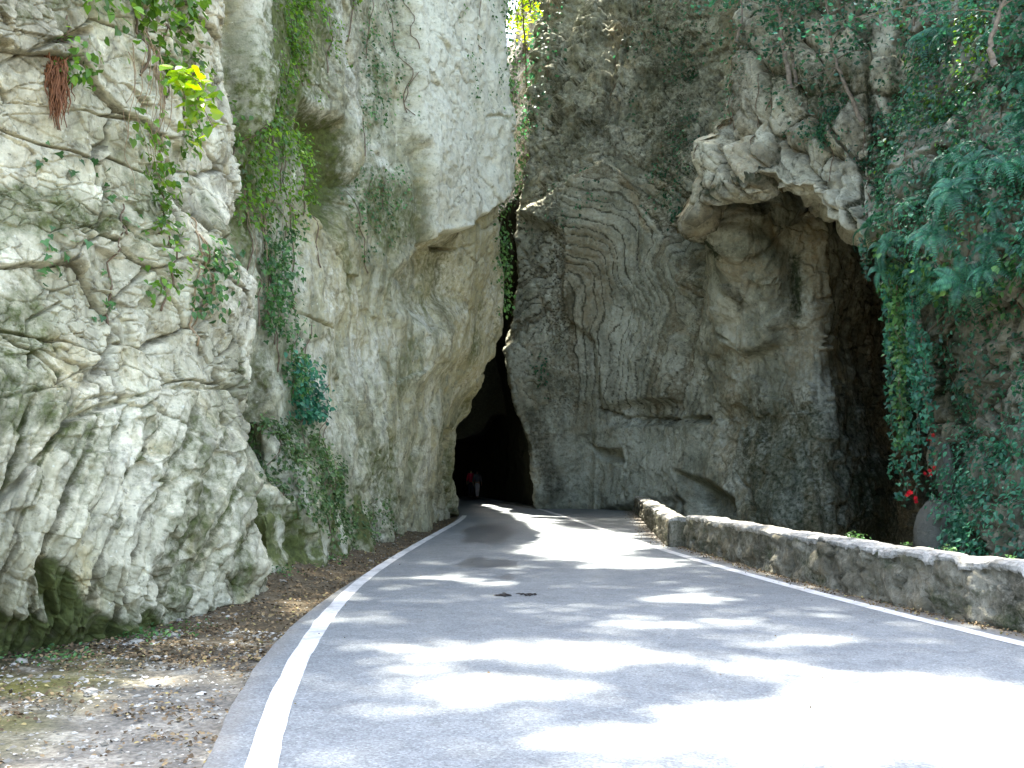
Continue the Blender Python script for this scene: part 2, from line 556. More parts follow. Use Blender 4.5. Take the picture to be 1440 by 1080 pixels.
# foot: moss, plus the alcoves' shade painted by the dark mask
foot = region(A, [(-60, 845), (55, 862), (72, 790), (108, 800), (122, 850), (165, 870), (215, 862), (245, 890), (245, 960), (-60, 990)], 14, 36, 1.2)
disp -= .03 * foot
for ln, wd, dp in (([(0, 165), (120, 155), (200, 165)], 4, .16), ([(130, 165), (128, 230)], 4, .15), ([(0, 700), (90, 590), (240, 545), (340, 545)], 7, .12),
                   ([(35, 520), (40, 450), (100, 420)], 4, .12), ([(60, 790), (75, 870)], 14, .2), ([(170, 800), (150, 900)], 10, .15), ([(0, 90), (60, 60), (130, 45)], 9, .28)):
    disp -= dp * crack(A, ln, wd)
grn = np.clip(1 - rib * 1.35, 0, 1) * low * sstep(0, .3, fbm(p * .7, 3, 41) + .15)
moss = np.maximum.reduce([foot * .75 + .5 * foot * sstep(-.1, .2, fbm(p * 1.5, 3, 47)), .95 * grn, .62 * sstep(.0, .4, fbm(p * .8, 4, 42)), .6 * region(A, [(-40, 255), (60, 262), (180, 300), (190, 335), (60, 330), (-40, 330)], 14, 30), .5 * low * sstep(-.05, .3, fbm(p * np.array([1.2, 1.2, .35], f32), 3, 50)),
                          .55 * region(A, [(-30, 420), (60, 380), (90, 480), (30, 640), (-30, 620)], 30), .4 * region(A, [(200, 560), (340, 640), (320, 800), (240, 820)], 30)])
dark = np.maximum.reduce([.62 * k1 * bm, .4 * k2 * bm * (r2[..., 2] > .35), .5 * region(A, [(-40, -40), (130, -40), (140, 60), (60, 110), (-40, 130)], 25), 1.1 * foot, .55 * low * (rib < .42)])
och = .55 * sstep(.2, .5, fbm(p * 1.1, 3, 44)) + .5 * region(A, [(60, 460), (120, 470), (130, 540), (60, 560)], 15)
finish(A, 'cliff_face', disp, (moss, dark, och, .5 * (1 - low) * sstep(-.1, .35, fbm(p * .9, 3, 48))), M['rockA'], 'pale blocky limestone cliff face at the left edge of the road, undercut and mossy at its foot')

# ---- tall grey cliff left of the tunnel -----------------------------------
edB = [(-200, 705), (-160, 704), (-60, 690), (0, 688), (100, 688), (200, 692), (330, 697), (420, 706), (470, 703), (495, 694), (520, 682), (550, 668), (578, 658), (592, 645), (606, 638), (630, 637), (660, 636), (690, 637), (725, 640), (760, 640), (800, 641), (860, 642)]
rowsB = [(-160, [(240, 16), (350, 17.4), (400, 20), (500, 23.5), (600, 27), (720, 33)]),
         (0, [(240, 14.4), (350, 15.6), (400, 18.3), (500, 22), (600, 25.5), (720, 31)]),
         (330, [(240, 14.4), (350, 15.6), (420, 18.3), (500, 21.5), (600, 25.5), (720, 32.5)]),
         (500, [(240, 14.6), (360, 15.4), (400, 17), (500, 21.3), (600, 26.3), (660, 31), (714, 35)]),
         (600, [(240, 16), (400, 16.4), (500, 20.2), (600, 27.6), (644, 36.5)]),
         (725, [(240, 15.5), (385, 15.0), (430, 16.2), (500, 19.6), (560, 25), (600, 29.6), (628, 35.5), (640, 38.5)]),
         (860, [(240, 15.5), (385, 14.8), (430, 16), (500, 19.4), (560, 25), (600, 29.6), (628, 35.5), (640, 38.5)])]
PX, PY, D = [], [], []
for y, e in edB:
    cols = np.array([240 + t * (e - 240) for t in (0, .2, .35, .5, .65, .8, .9, .96, 1)] + [e - 2, e - 7, e - 18, e - 45.])
    d0 = interp2(rowsB, cols, np.array(float(y)))
    d0[9:] = d0[8] + np.array([.9, 2.6, 8, 26])
    if y < -180: d0 = d0 + 5
    PX.append(cols); PY.append([y] * len(cols)); D.append(d0)
B = relief(PX, PY, D, 1.7, (5, 6))
p = B.p
disp = .42 * fbm(p * .30, 4, 51) + .16 * fbm(p * .95, 4, 52, .55)
b1, k1, r1 = blocks(p, (.55, .42, .5), 53, warp=.5)
b2, k2, r2 = blocks(p, (1.5, 1.2, 1.1), 54, warp=.5)
b3, k3, r3 = blocks(p, (4.6, 4, 4.2), 55)
bz = sstep(-.25, .35, fbm(p * .25, 3, 56))
disp += .10 * b1 + .085 * b2 * (.3 + .7 * bz) + .045 * b3 * (.35 + .65 * bz) - .03 * k1 * (r1[..., 0] > .65) - .03 * k2 * (r2[..., 0] > .6) + .075 * rough(p, 1.1, 65)
flute = fbm(p * np.array([1.5, 1.1, .22], f32), 4, 57)
disp += .16 * flute + .018 * fbm(p * 7, 4, 58, .6)
pk = np.clip(.42 - worley(p * np.array([1.8, 1.6, 1.3], f32), 59)[0], 0, 1)
disp -= .35 * pk * sstep(.0, .3, fbm(p * .4, 2, 60))
bright = slab(B, [(562, -240), (720, -240), (712, 255), (690, 275), (640, 318), (588, 338), (575, 250), (560, 180)], 6, 10)
disp += .55 * bright
rib = slab(B, [(322, -240), (362, -240), (350, 60), (352, 150), (330, 195), (322, 120)], 8, 6)
disp += .45 * rib
hol = slab(B, [(560, 390), (600, 350), (640, 345), (640, 420), (610, 450), (570, 430)], 18, 14)
disp -= .5 * hol
nich = slab(B, [(430, 150), (480, 175), (500, 260), (470, 330), (440, 290)], 14, 14)
disp -= .6 * nich
low = sstep(560, 700, B.py) * (1 - sstep(500, 560, B.px))
disp += low * .5 * fbm(p * .8, 4, 61)
for ln, wd, dp in (([(345, 600), (400, 690), (420, 790)], 12, .4), ([(630, 600), (628, 690), (636, 740)], 5, .5), ([(540, 600), (552, 690), (560, 760)], 6, .3), ([(645, 0), (650, 120), (645, 230)], 3, .15),
                   ([(580, 345), (650, 350), (700, 300)], 4, .25), ([(490, 60), (520, 180), (510, 260)], 4, .15), ([(400, 430), (470, 470)], 3, .15), ([(655, 170), (675, 165), (690, 185)], 3, .1)):
    disp -= dp * crack(B, ln, wd)
moss = np.maximum.reduce([.6 * sstep(.05, .45, fbm(p * .5, 4, 62)), .95 * nich, 1.0 * low * sstep(-.2, .2, fbm(p * 1.2, 3, 63)),
                          .75 * region(B, [(360, -100), (480, -100), (450, 140), (380, 260), (340, 420), (360, 600), (320, 600), (310, 100)], 30),
                          .55 * region(B, [(505, 640), (560, 600), (560, 760), (545, 760)], 12, 20), .45 * region(B, [(622, 640), (637, 620), (640, 740), (630, 740)], 5, 6),
                          .6 * region(B, [(520, 220), (575, 260), (590, 340), (530, 360), (490, 300)], 20), .25 * hol])
moss *= 1 - .85 * bright
dark = np.maximum.reduce([.4 * k1 * (r1[..., 0] > .65), .4 * k2 * (r2[..., 0] > .6), 1.15 * nich, .5 * sstep(.1, .4, fbm(p * np.array([.9, .9, .2], f32), 4, 67)) * (1 - .6 * bright), .42 * sstep(.25, .6, flute),
                          .3 * region(B, [(380, -60), (520, -60), (520, 130), (440, 160), (380, 120)], 30)])
och = .7 * np.maximum.reduce([.5 * sstep(.18, .5, fbm(p * .5, 3, 64)), .7 * region(B, [(430, 240), (520, 300), (530, 480), (440, 480), (410, 330)], 40),
                         .6 * region(B, [(585, 330), (700, 260), (715, 500), (660, 590), (600, 420)], 30)]) * (1 - .7 * bright)
finish(B, 'rock_tower', disp, (moss, dark, och, np.maximum(.62 * bright, .8 * rib)), M['rockB'], 'tall grey limestone cliff left of the tunnel, its edge overhanging the dark slot')

# ---- folded cliff right of the tunnel ---------------------------------------
edC = [(-110, 775), (-60, 770), (-30, 768), (0, 764), (100, 756), (170, 744), (260, 733), (330, 727), (430, 721), (490, 716), (540, 722), (570, 728), (600, 738), (625, 747), (660, 750), (720, 756), (780, 757), (860, 757), (960, 757)]
rowsC = [(-110, [(700, 64), (900, 60), (1420, 46)]), (-60, [(700, 54), (900, 51), (1420, 38)]),
         (-30, [(760, 47.2), (850, 45.6), (950, 44.5), (1000, 42), (1100, 39), (1240, 36), (1420, 33)]),
         (0, [(760, 46.5), (850, 44.9), (950, 43.3), (1000, 41), (1100, 38), (1240, 35), (1420, 33)]),
         (150, [(740, 44.9), (800, 43.3), (860, 42), (950, 42), (1000, 41), (1100, 38), (1240, 35), (1420, 33)]),
         (270, [(730, 43.5), (800, 41.6), (860, 41), (950, 41.8), (975, 40.5), (1000, 34.5), (1040, 31.8), (1095, 32.3), (1130, 33.5), (1180, 34.5), (1240, 36.5), (1420, 34)]),
         (345, [(725, 43.5), (800, 41.5), (870, 41.2), (950, 41.8), (985, 40.2), (1006, 34.6), (1050, 32.6), (1105, 33.0), (1150, 32.6), (1200, 32.8), (1228, 36), (1300, 41), (1420, 40)]),
         (470, [(710, 43.2), (780, 42.5), (870, 42.2), (960, 41), (1005, 36.2), (1110, 34.2), (1150, 33.2), (1195, 33.4), (1222, 39), (1250, 45), (1300, 46), (1420, 42)]),
         (600, [(730, 43.8), (870, 43.2), (960, 40.5), (1060, 36.5), (1150, 32.8), (1205, 33.2), (1250, 44), (1300, 46), (1420, 42)]),
         (720, [(756, 44.7), (865, 44.6), (900, 42.6), (960, 37.8), (1060, 34.3), (1150, 32), (1220, 33), (1262, 41), (1300, 44), (1420, 42)]),
         (960, [(756, 44.9), (865, 44.6), (900, 42), (960, 37), (1060, 33.5), (1150, 32), (1220, 34), (1280, 40), (1420, 40)])]
PX, PY, D = [], [], []
for y, e in edC:
    cols = np.array([e + 40, e + 14, e + 3, e, e + 8, e + 30] + [e + 30 + t * (1420 - e - 30) for t in (.1, .22, .34, .42, .5, .6, .7, .8, .9, 1)])
    d0 = interp2(rowsC, cols, np.array(float(y)))
    d0[:3] = d0[3] + np.array([12., 4, 1])
    PX.append(cols); PY.append([y] * len(cols)); D.append(d0)
C = relief(PX, PY, D, 1.7, (5, 6))
p = C.p
disp = .55 * fbm(p * .22, 4, 71) + .22 * fbm(p * .8, 4, 72, .55)
b1, k1, r1 = blocks(p, (.42, .4, .36), 73, warp=.6)
b2, k2, r2 = blocks(p, (1.3, 1.1, 1.5), 74, warp=.5)
b3, k3, r3 = blocks(p, (3.6, 3, 4.4), 75)
right = sstep(985, 1040, C.px)                     # smooth hollow under the overhang
upz = 1 - sstep(180, 300, C.py)                    # broken upper zone
disp += (1 - .6 * right) * (.10 * b1 + (.06 + .34 * upz) * b2 + (.035 + .12 * upz) * b3 - .03 * k1 * (r1[..., 0] > .7) - (.04 + .2 * upz) * k2 * (r2[..., 0] > .5)) + .25 * upz * fbm(p * np.array([.9, .7, .3], f32), 4, 92) + (.10 - .05 * right) * rough(p, .9, 89)
# folded strata
wob = 38 * fbm(p * .33, 4, 76) + 17 * fbm(p * 1.1, 3, 77) + 4 * fbm(p * 4, 3, 177)
cx, cy = 800., 408.
kx = 30 * np.sin((C.py - 325) / 30.) * np.exp(-((C.py - 392) / 62.) ** 2) * sstep(840, 880, C.px)
ux = (C.px - cx + kx) * (1 + np.clip(C.py - 400, -60, 200) / 620.)
s1 = np.where(C.py < cy, np.hypot(ux, C.py - cy), np.abs(ux)) + .55 * wob
s3 = .8 * C.px + .62 * C.py + 1.6 * wob + 30 * np.sin(C.py / 60.)
wL = 1 - sstep(770, 806, C.px + .9 * wob)
s = s1 * (1 - wL) + s3 * wL
s = s + 7 * pn(np.stack([s / 21, 0 * s, 0 * s], -1), 180)
def band(s, per, ex=.5):
    t = s / per; t = t - np.floor(t)
    return np.power(np.abs(np.where(t < .7, t / .7, (1 - t) / .3)), ex)
fz = np.clip(1.1 * sstep(200, 270, C.py) * (1 - sstep(540, 620, C.py)) * (1 - sstep(975, 1010, C.px)) + .25, 0, 1) * (1 - right)
fz *= .6 + .4 * sstep(-.25, .25, fbm(p * .25, 3, 79))
bn, bn2 = band(s, 13), band(s + 3 * fbm(p * 2, 2, 80), 6.1)
bh = _hash(np.floor(s / 13).astype(np.int32), np.zeros(s.shape, np.int32), np.zeros(s.shape, np.int32), 5).astype(f32) / 4294967295.
disp += fz * (.15 * (bn - .6) + .06 * (bn2 - .6) + .16 * (bh - .5))
disp += .025 * fbm(p * 6, 4, 81, .6)
disp += right * (.06 * rough(p, 1.6, 66) + .14 * b2 + .42 * fbm(p * np.array([1.1, .8, .2], f32), 4, 82) + .10 * fbm(p * np.array([3.2, 2.4, .5], f32), 3, 83))
for poly, am, so in (([(735, 300), (850, 232), (935, 300), (985, 400), (965, 470), (960, 560), (850, 572), (838, 480), (795, 446), (798, 330)], .55, 7),
                     ([(1003, 285), (1100, 352), (1114, 440), (1098, 482), (1060, 496), (1025, 480), (1003, 440)], .45, 9),
                     ([(706, 480), (755, 440), (790, 500), (800, 600), (780, 720), (745, 720), (700, 560)], .2, 14),
                     ([(840, 598), (885, 596), (992, 600), (960, 700), (884, 712), (830, 720), (835, 640)], .35, 6),
                     ([(1025, 285), (1080, 300), (1085, 340), (1040, 350), (1012, 330)], .5, 12)):
    disp += am * slab(C, poly, so, 7, .5)
for poly, am, so in (([(832, 628), (880, 632), (884, 650), (850, 645)], .7, 3), ([(960, 668), (1000, 682), (1026, 700), (1030, 745), (975, 735)], .9, 7), ([(1040, 350), (1110, 345), (1120, 480), (1060, 480)], -.12, 6)):
    disp -= am * slab(C, poly, so, 4, .6)
for ln, wd, dp in (([(842, 578), (880, 586), (940, 590), (1000, 588)], 6, .6), ([(800, 315), (795, 440), (836, 486), (838, 560), (845, 580)], 3, .3), ([(984, 290), (996, 380), (1005, 450), (1060, 492)], 4, .3),
                   ([(1116, 370), (1122, 470), (1115, 560), (1128, 600), (1150, 690), (1160, 760)], 3, .25), ([(1195, 600), (1205, 690), (1240, 745)], 3, .25), ([(1078, 590), (1090, 640), (1120, 650)], 4, .3),
                   ([(885, 600), (890, 640), (880, 712)], 3, .25), ([(870, 60), (850, 170), (780, 250), (730, 300)], 6, .4), ([(895, 0), (880, 80), (865, 170)], 6, .4), ([(740, 360), (775, 470), (785, 490)], 5, .35),
                   ([(1010, 110), (985, 200), (975, 300), (995, 390)], 10, .6), ([(1140, 290), (1085, 340), (1060, 350)], 6, .35), ([(1060, 560), (1040, 660), (1065, 740)], 5, .3)):
    disp -= dp * crack(C, ln, wd)
dgr = region(C, [(860, -60), (1010, -60), (1000, 250), (990, 330), (930, 310), (880, 200)], 40, 50)
moss = np.maximum.reduce([.38 * sstep(.2, .55, fbm(p * .5, 4, 84)), .3 * dgr, .12 * upz, .85 * slab(C, [(1108, 355), (1128, 360), (1131, 440), (1120, 480), (1113, 420)], 9, 16), .85 * slab(C, [(1022, 328), (1042, 332), (1036, 360), (1020, 356)], 5, 5),
                          .5 * region(C, [(1040, 560), (1240, 540), (1260, 800), (1040, 780)], 30), .75 * region(C, [(1160, 650), (1260, 640), (1260, 800), (1160, 800)], 30)])
dark = np.maximum.reduce([.35 * k1 * (r1[..., 0] > .7) * (1 - right), (.4 + .5 * upz) * k2 * (r2[..., 0] > .5) * (1 - right), .5 * upz * sstep(.0, .35, fbm(p * np.array([.7, .6, .3], f32), 4, 93)), .85 * fz * (bn < .38), .42 * fz * (bh < .25), .2 * dgr * sstep(-.2, .3, fbm(p * .7, 3, 85)), 
                          right * .6 * sstep(.12, .4, fbm(p * np.array([1.4, 1, .12], f32), 4, 86)), (.05 + .4 * sstep(1170, 1235, C.px)) * sstep(1085, 1150, C.px) * sstep(300, 380, C.py),  # last term paints the deep hollow's shade, stronger to the right
                          .6 * region(C, [(735, 560), (770, 600), (800, 700), (770, 715), (750, 640)], 8, 10), .4 * region(C, [(830, 380), (845, 460), (870, 480), (880, 560), (860, 560)], 8, 8)])
och = np.maximum.reduce([.45 * fz * (bh < .25), .6 * sstep(.15, .45, fbm(p * .4, 3, 87)), .4 * region(C, [(790, 330), (860, 300), (870, 420), (840, 470), (800, 440)], 15), .5 * right * sstep(-.1, .3, fbm(p * np.array([1, 1, .2], f32), 3, 88)),
                         .7 * region(C, [(860, 240), (900, 270), (930, 330), (890, 300)], 8, 8)])
pal = np.maximum.reduce([.4 * region(C, [(1003, 380), (1060, 370), (1065, 440), (1040, 480), (1008, 440)], 22, 26), .27 * fz * (bh > .55) * (bn > .4), .45 * region(C, [(840, 440), (900, 430), (920, 570), (840, 570)], 20, 20), .4 * region(C, [(760, 620), (980, 600), (960, 715), (770, 715)], 20, 30)])
finish(C, 'folded_cliff', disp, (moss, dark, och, pal), M['rockC'], 'grey cliff right of the tunnel with folded wavy rock layers and a smooth shaded hollow')

# ---- overhanging outcrop -----------------------------------------------------
Lv = [(-190, 1060), (-160, 1040), (-60, 1022), (0, 1014), (60, 1008), (110, 997), (170, 976), (230, 968), (262, 972), (300, 980)]
bot = lambda x: np.interp(x, [960, 985, 1040, 1075, 1100, 1118, 1140, 1170, 1200, 1240, 1330], [290, 302, 308, 304, 284, 282, 306, 330, 348, 354, 356])
PX, PY, D = [], [], []
vs = [0, .06, .2, .36, .5, .62, .74, .85, .93, .975, 1.0]
for k, v in enumerate(vs):
    yy = -190 + v * 470
    L = np.interp(yy, [a[0] for a in Lv], [a[1] for a in Lv])
    cols = np.array([L + 60, L + 18, L + 3, L, L + 8, L + 30] + [L + 30 + t * (1330 - L - 30) for t in (.12, .25, .38, .5, .62, .75, .88, 1, 1.5)])
    pyv = -190 + v * (bot(cols) + 190)
    d0 = np.interp(cols, [970, 1040, 1120, 1200, 1330, 1500], [30.5, 28.5, 27, 25.5, 24.5, 24.5]) + np.interp(v, [0, .06, .2, .4, .6, .8, .93, 1], [7, 4, 2.6, 1.6, .8, .2, .1, .5])
    d0[:3] = d0[3] + np.array([12., 4, 1.0])
    PX.append(cols); PY.append(pyv); D.append(d0)
for dy, dd in ((-3, 1.3), (-8, 3.5), (-26, 10), (-40, 20)):
    PX.append(PX[10]); PY.append(PY[10] + dy); D.append(np.maximum(D[10], 0) + dd)
Dm = relief(PX, PY, D, 1.6, (4, 6))
p = Dm.p
# stretched bulging nodules
ang = .30
qx = p[..., 0] * math.cos(ang) + p[..., 2] * math.sin(ang)
qz = -p[..., 0] * math.sin(ang) + p[..., 2] * math.cos(ang)
q = np.stack([qx * .85, p[..., 1] * .8, qz * .33], -1) + .35 * np.stack([fbm(p * .7, 2, 91), fbm(p * .7 + 9, 2, 92), fbm(p * .7 + 20, 2, 93)], -1)
F1, F2, V, rr = worley(q.astype(f32), 94)
nod = np.sqrt(np.clip(F2 - F1, 0, 1))
q2 = np.stack([qx * 2.3, p[..., 1] * 2.2, qz * 1.0], -1) + .3 * np.stack([fbm(p * 1.6, 2, 95), fbm(p * 1.6 + 9, 2, 96), fbm(p * 1.6 + 20, 2, 97)], -1)
G1, G2, V2, rr2 = worley(q2.astype(f32), 98)
nod2 = np.sqrt(np.clip(G2 - G1, 0, 1))
b3, k3, r3 = blocks(p, (4, 3.5, 4.5), 99)
b2, k2, r2 = blocks(p, (1.6, 1.4, 1.5), 104)
disp = -.62 + .35 * fbm(p * .3, 3, 100) + .8 * (nod - .5) + .28 * (rr[..., 0] - .5) + .22 * (nod2 - .5) + .06 * b2 + .06 * b3 + .06 * rough(p, 1.3, 105) + .03 * fbm(p * 6, 4, 101, .6)
disp += .55 * slab(Dm, [(1108, 255), (1170, 262), (1220, 320), (1230, 350), (1150, 310)], 8, 8) + .5 * slab(Dm, [(968, 190), (1030, 200), (1045, 290), (970, 290)], 10, 10)
disp -= .7 * crack(Dm, [(1035, 130), (1040, 200), (1065, 240), (1110, 250)], 6) + .5 * crack(Dm, [(1145, 130), (1165, 190), (1215, 240)], 5) + .5 * crack(Dm, [(1000, 200), (1010, 250), (1032, 270)], 5)
ledge = region(Dm, [(1040, 60), (1200, 70), (1200, 130), (1060, 130)], 25)
moss = np.maximum.reduce([.6 * ledge, .55 * sstep(.1, .45, fbm(p * .7, 4, 102)), .7 * region(Dm, [(1190, 0), (1260, 0), (1330, 330), (1250, 330), (1215, 200)], 25), .6 * (1 - sstep(0, .22, nod))])
dark = np.maximum.reduce([.95 * (1 - sstep(.0, .28, nod)), .7 * (1 - sstep(0, .25, nod2)), .5 * sstep(.0, .35, fbm(p * .9, 4, 106)), .6 * region(Dm, [(1000, 20), (1050, 20), (1040, 160), (985, 180)], 20), .5 * region(Dm, [(1085, 85), (1220, 110), (1220, 190), (1120, 190)], 25)])  # darker in the grooves between the nodules
moss *= 1 - slab(Dm, [(1220, -100), (1268, -100), (1250, 60), (1245, 150), (1218, 90)], 8, 8)
och = np.maximum.reduce([.6 * sstep(.1, .4, fbm(p * .6, 3, 103)), .5 * ledge, .55 * region(Dm, [(1010, 170), (1060, 200), (1080, 270), (1030, 270)], 15)])
pal = np.maximum.reduce([.4 * slab(Dm, [(1095, 200), (1170, 215), (1235, 300), (1240, 360), (1150, 330), (1100, 290)], 10, 14), .8 * slab(Dm, [(1218, -100), (1262, -100), (1250, 60), (1245, 150), (1218, 90)], 8, 8), .35 * sstep(.2, .6, nod)])
finish(Dm, 'rock_overhang', disp, (moss, dark, och, pal), M['rockD'], 'bulging brown rock nose overhanging the shaded hollow, bushes rooted on its top')

# ---- ivy cliff at the right -------------------------------------------------
edE = [(-230, 1300), (-180, 1295), (-60, 1288), (0, 1286), (150, 1288), (250, 1276), (330, 1266), (400, 1272), (450, 1276), (500, 1276), (580, 1298), (650, 1322), (720, 1345), (790, 1352), (850, 1356), (930, 1358)]
leanE = [6, 3, 1.5, 1.0, .3, -.6, -1.1, -.7, .3, .7, .8, .5, .2, -.2, -.3, -.3]
PX, PY, D = [], [], []
for (y, e), l in zip(edE, leanE):
    cols = np.array([e + 110, e + 24, e + 4, e, e + 12, 1390, 1440, 1520, 1640, 1800, 2000.])
    d0 = np.interp(cols, [1230, 1300, 1440, 1600, 1800, 2000], [21, 19, 15.6, 13.2, 11.5, 10.4]) + l
    d0[:3] = d0[3] + np.array([24., 4.0, .8])
    PX.append(cols); PY.append([y] * len(cols)); D.append(d0)
E = relief(PX, PY, D, 2.0, (6, 6))
p = E.p
b1, k1, r1 = blocks(p, (.8, .8, 1.0), 111, warp=.4)
b2, k2, r2 = blocks(p, (2.2, 2, 3), 112)
disp = .7 * fbm(p * .35, 4, 113) + .25 * fbm(p * 1.1, 3, 114) + .4 * b1 + .16 * b2 - .12 * k1 - .05 * k2 + .03 * fbm(p * 6, 3, 115)
disp -= .5 * crack(E, [(1290, 515), (1340, 520), (1380, 525)], 6)
moss = .75 * sstep(-.15, .35, fbm(p * .6, 4, 116))
dark = np.maximum(.7 * k1, .5 * sstep(0, .4, fbm(p * .7, 3, 117)))
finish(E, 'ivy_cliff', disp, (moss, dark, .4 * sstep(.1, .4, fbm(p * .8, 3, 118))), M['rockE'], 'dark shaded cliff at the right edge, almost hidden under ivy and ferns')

# ---- rock wedged far back in the slot, and the tunnel ------------------------
PX, PY, D = [], [], []
for y, tl in ((-30, 0), (20, 0), (70, 0), (130, 0), (250, 0), (400, 0), (560, 0)):
    L = np.interp(y, [-30, 0, 60, 130, 250, 600], [742, 732, 716, 698, 690, 640])
    cols = np.array([L, L + 12, L + 40, L + 80, 850.])
    PX.append(cols); PY.append([y] * 5); D.append([60, 57, 56, 55, 54])
Fm = relief(PX, PY, D, 2.5, (4, 4))
p = Fm.p
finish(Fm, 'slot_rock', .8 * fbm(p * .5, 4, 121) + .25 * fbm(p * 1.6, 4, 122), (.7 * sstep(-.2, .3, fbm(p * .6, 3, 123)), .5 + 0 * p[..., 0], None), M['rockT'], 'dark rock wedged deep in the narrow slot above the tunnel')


def strip(path, prof, seed, amp=.35, nz=90, ns=220):
    """a rock wall: plan path (x, y) raised along a profile of (sideways shift, z)"""
    path = np.asarray(path, float); prof = np.asarray(prof, float)
    L = np.concatenate([[0], np.cumsum(np.linalg.norm(np.diff(path, axis=0), axis=1))])
    s = np.linspace(0, L[-1], ns)
    x, y = np.interp(s, L, path[:, 0]), np.interp(s, L, path[:, 1])
    z = np.linspace(prof[0, 1], prof[-1, 1], nz)
    sh = np.interp(z, prof[:, 1], prof[:, 0])
    t = np.stack([np.gradient(x), np.gradient(y)], -1); t /= np.linalg.norm(t, axis=1)[:, None]
    nx, ny = t[:, 1], -t[:, 0]
    pos = np.stack([x[None] + sh[:, None] * nx[None], y[None] + sh[:, None] * ny[None], z[:, None] + 0 * x[None]], -1).astype(f32)
    n = normals(pos)
    d = amp * fbm(pos * .5, 4, seed) + .5 * amp * fbm(pos * 1.5, 4, seed + 1)
    pos = pos + n * d[..., None]
    i = np.arange(nz * ns).reshape(nz, ns)
    return pos, np.stack([i[:-1, :-1], i[:-1, 1:], i[1:, 1:], i[1:, :-1]], -1).reshape(-1, 4)


rt, rq = strip([(1.7, 46.2), (1.1, 48.5), (.6, 51), (.1, 54), (-.5, 57.8), (-1.25, 62), (-3.5, 69.5), (-8, 76), (-14, 82)], [(0, -.3), (0, 1.5), (-.25, 4), (-.7, 7), (-1.15, 9), (-1.3, 14)], 131)
lt, lq = strip([(-14, 74), (-9, 69), (-5.6, 62), (-4.2, 55), (-3.5, 48), (-3.0, 43), (-2.6, 39)], [(0, -.3), (0, 2), (-.3, 3), (-1.2, 4)], 135, .25)
# low roof with a hanging front lip
xs, ys = np.meshgrid(np.linspace(-16, 1.6, 120), np.concatenate([np.linspace(0, 1, 60), 1 + np.linspace(0, 1, 90)[1:]]))
ty = np.clip(ys, 0, 1); tb = np.clip(ys - 1, 0, 1)
lipz = 3.15 + .5 * sstep(-2.6, -1.2, xs) + .9 * sstep(-1.7, -.9, xs)
rf = np.stack([xs, 53.5 + .9 * ty + tb * 32 + .9 * np.abs(xs + 2.6) ** .6 * .35, np.where(tb > 0, lipz + .5 * tb, 10 - (10 - lipz) * ty)], -1).astype(f32)
nf = normals(rf)
rf = rf + nf * (.3 * fbm(rf * .6, 4, 141) + .12 * fbm(rf * 2, 3, 142))[..., None]
ii = np.arange(rf.shape[0] * rf.shape[1]).reshape(rf.shape[:2])
fq = np.stack([ii[:-1, :-1], ii[:-1, 1:], ii[1:, 1:], ii[1:, :-1]], -1).reshape(-1, 4)
mb = MB()
mb.add(rt, rq); mb.add(lt, lq); mb.add(rf, fq)
# unseen wall added across the bend to keep the tunnel dark
bk, bq = strip([(-18, 72), (-18, 86), (0, 86)], [(0, -.3), (0, 8)], 145, .3, 30, 60)
mb.add(bk, bq)
tun = mb.build('tunnel', M['rockT'], smooth=True)
a = tun.data.attributes.new('mask', 'FLOAT_COLOR', 'POINT')
tag(tun, 'dark rock-hewn tunnel bending left behind the tall pointed mouth', None, None, 'structure')

# ------------------------------------------------------------------ road plan (all in metres on the ground)
def curve(pts, n=300):
    pts = np.asarray(pts, float)
    L = np.concatenate([[0], np.cumsum(np.linalg.norm(np.diff(pts, axis=0), axis=1))])
    s = np.linspace(0, L[-1], n)
    q = np.stack([np.interp(s, L, pts[:, k]) for k in range(2)], -1)
    k = max(3, n // 24)
    for _ in range(3):
        e = np.pad(q, ((k, k), (0, 0)), mode='reflect', reflect_type='odd')
        cs = np.cumsum(np.concatenate([np.zeros((1, 2)), e]), axis=0)
        q = (cs[2 * k + 1:] - cs[:-2 * k - 1])[:n] / (2 * k + 1)
    return q


Ledge = [(2.2, -9), (.6, -4), (-.4, 0), (-1.35, 4)] + [tuple(G(*q)) for q in ((255, 1080), (300, 985), (348, 905), (395, 872), (448, 845), (498, 817), (556, 781), (597, 757))] + [(-1.75, 34.8), (-2.0, 42), (-3.0, 50), (-3.9, 58), (-5.3, 64), (-8.5, 70)]
Lline = [(2.75, -9), (1.05, -4), (0, 0), (-.95, 3.5)] + [tuple(G(*q)) for q in ((353, 1080), (395, 960), (440, 890), (470, 850), (507, 815), (562, 780), (602, 757))] + [(-1.65, 34.8), (-1.7, 38)]
Rline = [(9.5, -9), (7.4, 1), (5.7, 5.5)] + [tuple(G(*q)) for q in ((1440, 911), (1193, 848), (1090, 819), (953, 781), (860, 749), (790, 725), (747, 712.5), (690, 703), (678, 700))] + [(-3.6, 68)]
Wbase = [(12.6, -9), (8.7, 2), (6.05, 7.4)] + [(G(*q)[0] + .13, G(*q)[1]) for q in ((1440, 897), (1327, 873), (1210, 845), (1060, 803), (955, 770))]
Fbase = [tuple(G(943, 771)), (3.5, 25.5), (4.2, 34), (5.1, 45.5)]
le, ll, rl = curve(Ledge), curve(Lline), curve(Rline)
wb, fb = curve(Wbase), curve(Fbase, 120)
Redge = np.array([(13.5, -9), (9.4, 2), (6.7, 7.4)] + [(q[0] + .5, q[1]) for q in wb[120::20]] + [(3.8, 25.5), (4.6, 34), (5.6, 46), (1.6, 46.4), (.9, 54), (0, 60), (-1.6, 65), (-6, 74)])
xl = lambda y: np.interp(y, le[:, 1], le[:, 0])
